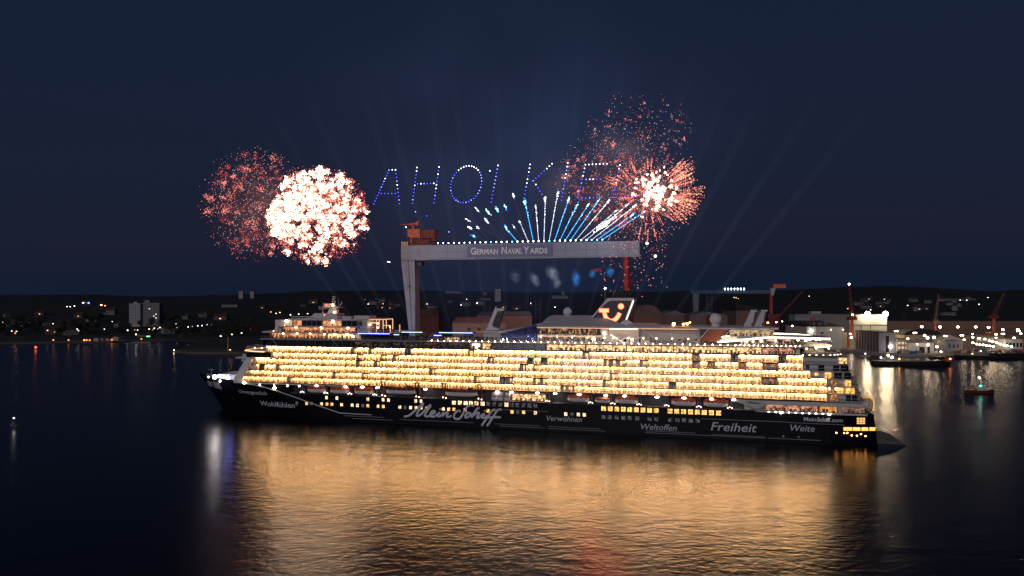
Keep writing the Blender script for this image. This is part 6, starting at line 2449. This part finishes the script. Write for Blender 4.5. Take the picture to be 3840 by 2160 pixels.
for i, (px, py, m_, r) in enumerate(((313, 1136, TL, 2.2), (381, 1145, TLW, 2.4), (395, 1147, TLR, 1.6), (252, 1150, TL, 1.2), (264, 1150, TL, 1.2), (280, 1148, TL, 1.3))):
    town_lamp(f'lamp of the lit hillside plant on the far left, {nth(i)} in line', px, py, r, m_, group='lamps of the hillside plant')
hl = [(1381, 1141, TL), (1437, 1139, TLR), (1480, 1139, TLR), (1602, 1140, TLW), (1729, 1144, TL), (1788, 1138, TL), (1790, 1136, TL), (1750, 1123, TL), (1990, 1138, TL), (2081, 1152, TL), (2760, 1117, TLW), (2768, 1120, TLR), (2752, 1116, TL), (3034, 1111, TL),
      (3316, 1123, TL), (3403, 1146, TL), (3264, 1162, TL), (3600, 1126, TL), (3625, 1126, TL), (3704, 1117, TL), (3670, 1141, TL), (1870, 1089, TL), (1016, 1171, TLR), (1036, 1177, TLW), (1050, 1172, TLW), (1090, 1181, TL), (1121, 1178, TLW), (1154, 1177, TLW), (3178, 1158, TLR)]
for i, (px, py, m_) in enumerate(hl):
    town_lamp(f'tiny lamp on the far dark hillside, {nth(i)} of the scattered ones', px, py, 1.15, m_, group='tiny lamps on the far hillside')
# orange lamps on the little quay
def quay_lamp(label, px, py, Y, r, m_):
    p = at(px, py, Y)
    o = empty('quay_lamp', (p.x, Y, 1.8))
    tag(o, label, 'quay lamp', 'orange lamps on the left quay')
    hh = max(1.2, p.z - 1.8)
    q = MB()
    q.tube([(0, 0, 0), (0, 0, hh)], [.14, .1], 0, 6)
    q.build('post', POLE, o)
    q = MB()
    q.ball((0, -.5, hh), r, 0, 8, 6)
    q.build('lamp_head', m_, o)


for i, (px, py) in enumerate(((201, 1275), (258, 1275), (317, 1287), (326, 1275), (337, 1278), (372, 1275), (398, 1273), (420, 1274), (531, 1273))):
    quay_lamp(f'orange lamp on the small quay of the left shore, {nth(i)} from the left', px, py, 862 if px < 500 else 892, .8 if i != 2 else 1.1, TLO)
# little quay and jetties
q = MB()
p0, p1 = at(300, 1291, 826), at(425, 1284, 862)
q.prism([(p0.x, 832), (p1.x, 866), (p1.x, 872), (p0.x, 842)], -1, 2.3, axis='z')
o = q.build('jetty', QUAY)
tag(o, 'small concrete jetty lit orange on the left shore', 'jetty')
q = MB()
p0, p1 = at(490, 1293, 850), at(565, 1293, 850)
q.box(p0.x, p1.x, 850, 856, -1, 1.2)
o = q.build('jetty', QUAY)
tag(o, 'short low jetty under a single red lamp right of the orange quay', 'jetty')
for i, (px, w_, h_) in enumerate(((352, 3, 5), (365, 2.2, 4), (378, 2.6, 3.4), (404, 4, 6.5))):
    p = at(px, 1290, 846)
    q = MB()
    q.box(-w_, w_, -2, 2, 0, h_ * .6)
    q.prism([(-w_, h_ * .6), (w_, h_ * .6), (0, h_ * .6 + 1.4)], -2, 2)
    o = q.build('quay_hut', W_BEIGE)
    o.location = (p.x, 852 + i * 4, 2.3)
    tag(o, f'small hut glowing in the orange light on the jetty, {nth(i)} from the left', 'hut', 'huts on the lit jetty')
p = at(855, 1304, 690)
o = empty('day_mark', (p.x, 690, 2.0))
tag(o, 'thin wooden day mark post standing on the sand spit left of the bow', 'post')
q = MB()
q.tube([(0, 0, 0), (0, 0, at(855, 1265, 690).z - 2)], .45, 0, 8)
q.build('post_shaft', W_BEIGE, o)
q = MB()
q.ball((2.5, -1, 1.2), .35)
q.build('ground_lamp', emat('ground lamp', (1, .35, .12), 18), o)

# ---- apartment towers
CONC = mat('pale concrete facade', (.34, .34, .36), .8, var=.1, scale=.05)
CONC_D = mat('grey concrete facade', (.18, .18, .19), .8, var=.1, scale=.05)
BLANK = mat('dark apartment window', (.05, .05, .055), .3)
a = at(484, 1138, 1180)
g0 = ground(530, 1213).z
o = empty('apartment_tower', (a.x, 1180, 8))
tag(o, 'tall double apartment tower, pale slab left and grey slab right, on the left shore', 'apartment tower')
w1 = 42 / 2560 * 1180
w2 = 66 / 2560 * 1180
q = MB()
q.box(0, w1, 0, 14, 0, a.z - 8)
q.box(w1 * .3, w1 * .6, 4, 9, a.z - 8, a.z - 5)
s1 = q.build('pale_slab', CONC, o)
q = MB()
q.box(w1 + .02, w1 + w2, 5, 19, 0, a.z - 7)
q.box(w1 + w2 * .1, w1 + w2 * .4, 8, 13, a.z - 7, a.z - 2)
s2 = q.build('grey_slab', CONC_D, o)
facade(0, .5, 0, w1, a.z - 10, 6, 13, BLANK, s1, fw=.5, fh=.5)
rt = random.Random(9)
LITF = emat('lit flat window', (1, .9, .7), 1.2, 'NONE')
q = MB()
q.box(0, w2 / 8 * .55, 4.9, 5.1, 0, 1.7)
wm = q.mesh('window', BLANK)
wl_ = q.mesh('window', LITF)
for i in range(8):
    for j in range(12):
        k = link('window', wl_ if (i, j) in ((5, 5), (6, 6), (3, 9), (6, 4)) else wm, s2)
        k.location = (w1 + w2 * (i + .2) / 8, 0, 1.5 + j * (a.z - 10) / 12)
for px0, px1, pyt, Y, lb in ((895, 911, 1092, 2500, 'far high rise on the ridge with a lit foot, left one of the pair'), (938, 952, 1093, 2500, 'far dim high rise on the ridge, right one of the pair'), (1856, 1878, 1084, 2300, 'dim bluish tower block on the ridge under the gantry beam')):
    p, c = at(px0, pyt, Y), at(px1, pyt, Y)
    zb = hill_h(p.x, Y) - 4
    o = empty('high_rise', (p.x, Y, zb))
    tag(o, lb, 'high rise', 'high rises on the ridge')
    q = MB()
    q.box(0, c.x - p.x, 0, 14, 0, p.z - zb)
    q.build('wall', CONC, o)
    facade(0, 2, 0, c.x - p.x, p.z - zb - 4, 3, 10, BLANK, o, y=-.1)

# ---- houses among the trees: walls, gabled roof, windows
HW = [mat('house white plaster', (.19, .185, .19), .85, var=.1), mat('house brick', (.12, .06, .05), .85, var=.2), mat('house grey plaster', (.18, .17, .17), .85)]
HR = mat('tiled house roof', (.05, .028, .024), .85, var=.3)
protos = []
for k in range(3):
    o = empty('house')
    q = MB()
    q.box(-5, 5, -4, 4, -3, 5.2)
    q.prism([(-4, 5.2), (4, 5.2), (0, 8.6)], -5, 5, axis='x')
    q.build('wall', HW[k], o)
    q = MB()
    q.add([(-5.4, -4.5, 5.0), (5.4, -4.5, 5.0), (5.4, 0, 8.9), (-5.4, 0, 8.9), (-5.4, 4.5, 5.0), (5.4, 4.5, 5.0)], [(0, 1, 2, 3), (3, 2, 5, 4)])
    r_ = q.build('roof', HR, o)
    q = MB()
    q.box(2, 3, .5, 1.5, 7.5, 10)
    q.build('chimney', HW[1], r_)
    for x, z, l_ in ((-3.2, 1.2, 0), (0, 1.2, 1), (3.2, 1.2, 0), (-1.8, 3.6, 0), (1.8, 3.6, 0)):
        q = MB()
        q.box(x - .7, x + .7, -4.1, -3.9, z, z + 1.4)
        q.build('window', emat('lit house window', (1, .72, .45), 1.3, 'NONE') if l_ and k == 1 else BLANK, o)
    protos.append([o, False])
rh = random.Random(17)
hs = []
for px, py in [(176, 1222), (240, 1232), (330, 1208), (352, 1206), (300, 1190), (130, 1208), (90, 1228), (212, 1252), (268, 1254), (420, 1180), (444, 1226), (700, 1196), (760, 1190), (830, 1200), (40, 1222), (25, 1188), (150, 1184), (620, 1240), (640, 1250)]:
    hs.append((px, py, 'left shore'))
for i in range(40):
    px = rh.choice((rh.uniform(1600, 2010), rh.uniform(1400, 1500), rh.uniform(3400, 3640), rh.uniform(950, 1400), rh.uniform(3220, 3330)))
    hs.append((px, rh.uniform(1120, 1168), 'far hillside'))
hs.sort()
cnt = {'left shore': 0, 'far hillside': 0}
KN = ['white', 'brick', 'grey']
for px, py, where in hs:
    k = rh.randrange(3)
    g = ground(px, py)
    pr = protos[k]
    o = pr[0] if not pr[1] else copy_tree(pr[0])
    pr[1] = True
    o.location = g
    o.rotation_euler = (0, 0, rh.uniform(-.9, .9))
    s = rh.uniform(.9, 1.7)
    o.scale = (s * rh.uniform(1, 1.8), s, s)
    tag(o, f'dim {KN[k]} gabled house on the {where}, {nth(cnt[where])} house there from the left', 'house', f'houses on the {where}')
    cnt[where] += 1
# pale terraces and big flat blocks glimmering on the hill
for px, py, w_, h_, lb in ((1700, 1101, 60, 8, 'pale terraced block high on the hillside beside the white crane leg'), (2100, 1119, 60, 9, 'dim long block on the hillside under the bright smoke puffs'), (860, 1150, 60, 7, 'long pale school block on the hillside left of the ship mast'),
                           (3600, 1126, 120, 6, 'long pale terrace on the right hillside with two white lamps'), (3560, 1182, 50, 10, 'dim grey slab building in the valley behind the long warehouse'), (3320, 1130, 40, 7, 'pale building on the right hillside'),
                           (325, 1140, 22, 9, 'white plant building with a blue sign on the far left hillside'), (540, 1262, 46, 6, 'low shop with a green sign below the apartment tower'), (400, 1180, 34, 6, 'long dim roofed block left of the apartment tower'), (1820, 1125, 40, 6, 'small pale block in the middle of the hillside')):
    g = ground(px, py)
    o = empty('block', (g.x, g.y, g.z - 2))
    tag(o, lb, 'building')
    s = g.y / 2560
    q = MB()
    q.box(-w_ * s / 2, w_ * s / 2, 0, 12, 0, h_ * s + 2)
    q.build('wall', HW[0], o)
    q = MB()
    q.box(-w_ * s / 2 - .5, w_ * s / 2 + .5, -.5, 12.5, h_ * s + 2.003, h_ * s + 2.6)
    q.build('roof', ROOF_D, o)
    facade(-w_ * s / 2, 2 + h_ * s * .3, 0, w_ * s, h_ * s * .5, max(4, int(w_ * s / 6)), 1, BLANK, o, fh=.9)
    if px in (325, 540):
        q = MB()
        q.box(w_ * s * .22, w_ * s * .48, -.3, -.05, h_ * s * .45, h_ * s * .45 + (3.4 if px == 325 else 1.5))
        q.build('sign', TLB if px == 325 else TLG, o)

# ---- trees: tapered trunk with limbs, crown of leaf clumps
LEAF = mat('dark summer leaves', (.032, .042, .020), .8, var=.45, scale=.35)
BARK = mat('bark', (.05, .04, .03), .9)
tp = []
for k in range(4):
    rn = random.Random(100 + k)
    o = empty('tree')
    q = MB()
    H = 13
    q.tube([(0, 0, -2), (.1, 0, 4), (.3, .1, 9)], [.45, .32, .14], 0, 7)
    for i in range(6):
        t = rn.random() * 6.28
        q.tube([(.1, 0, 4 + i * .7), (math.cos(t) * 2.6, math.sin(t) * 2.6, 6.5 + i * .8)], [.16, .05], 0, 5)
    q.build('trunk', BARK, o)
    q = MB()
    for c in range(26):
        u = unit(rn)
        cx, cy, cz = u.x * 3.6 * rn.uniform(.5, 1), u.y * 3.6 * rn.uniform(.5, 1), 8.6 + u.z * (4.2 if k < 3 else 5.4) * rn.uniform(.5, 1)
        cr = rn.uniform(.9, 1.7)
        for i in range(42):
            v = unit(rn) * cr * rn.random() ** .4
            p = Vector((cx, cy, cz)) + v
            d1, d2 = unit(rn) * .34, unit(rn) * .34
            q.add([p - d1, p + d2, p + d1, p - d2], [(0, 1, 2, 3)])
    q.build('crown', LEAF, o)
    tp.append([o, False])
rt = random.Random(77)
ts = []
for i in range(66):
    px = rt.uniform(-60, 700)
    ts.append((px, rt.uniform(1205, 1268)))
for i in range(26):
    ts.append((rt.uniform(640, 960), rt.uniform(1225, 1285)))
for px, py in ((440, 1262), (452, 1262), (464, 1264), (670, 1268), (684, 1266), (696, 1268), (530, 1214), (538, 1216), (548, 1216)):
    ts.append((px, py))
ts.sort()
for i, (px, py) in enumerate(ts):
    k = rt.randrange(4)
    pr = tp[k]
    o = pr[0] if not pr[1] else copy_tree(pr[0])
    pr[1] = True
    g = ground(px, py)
    if g.y < 930:
        g = at(px, py, 930 + rt.uniform(0, 25))
        g.z = 1.8
    o.location = g
    s = rt.uniform(.8, 1.5)
    o.scale = (s * rt.uniform(.9, 1.4), s, s)
    o.rotation_euler = (0, 0, rt.random() * 6.28)
    tag(o, f'dark broadleaf tree on the left shore, {nth(i)} tree from the left' if i < 69 else f'dark broadleaf tree on the left shore, {nth(len(ts) - 1 - i)} tree counted from the bow', 'tree', 'dark trees on the left shore')
p = at(3391, 1196, 1050)
o = tp[3][0] if not tp[3][1] else copy_tree(tp[3][0])
o.location = (p.x, 1050, 4)
o.scale = (.7, .7, 2.3)
tag(o, 'slender pale tree rising above the long brown warehouse', 'tree')
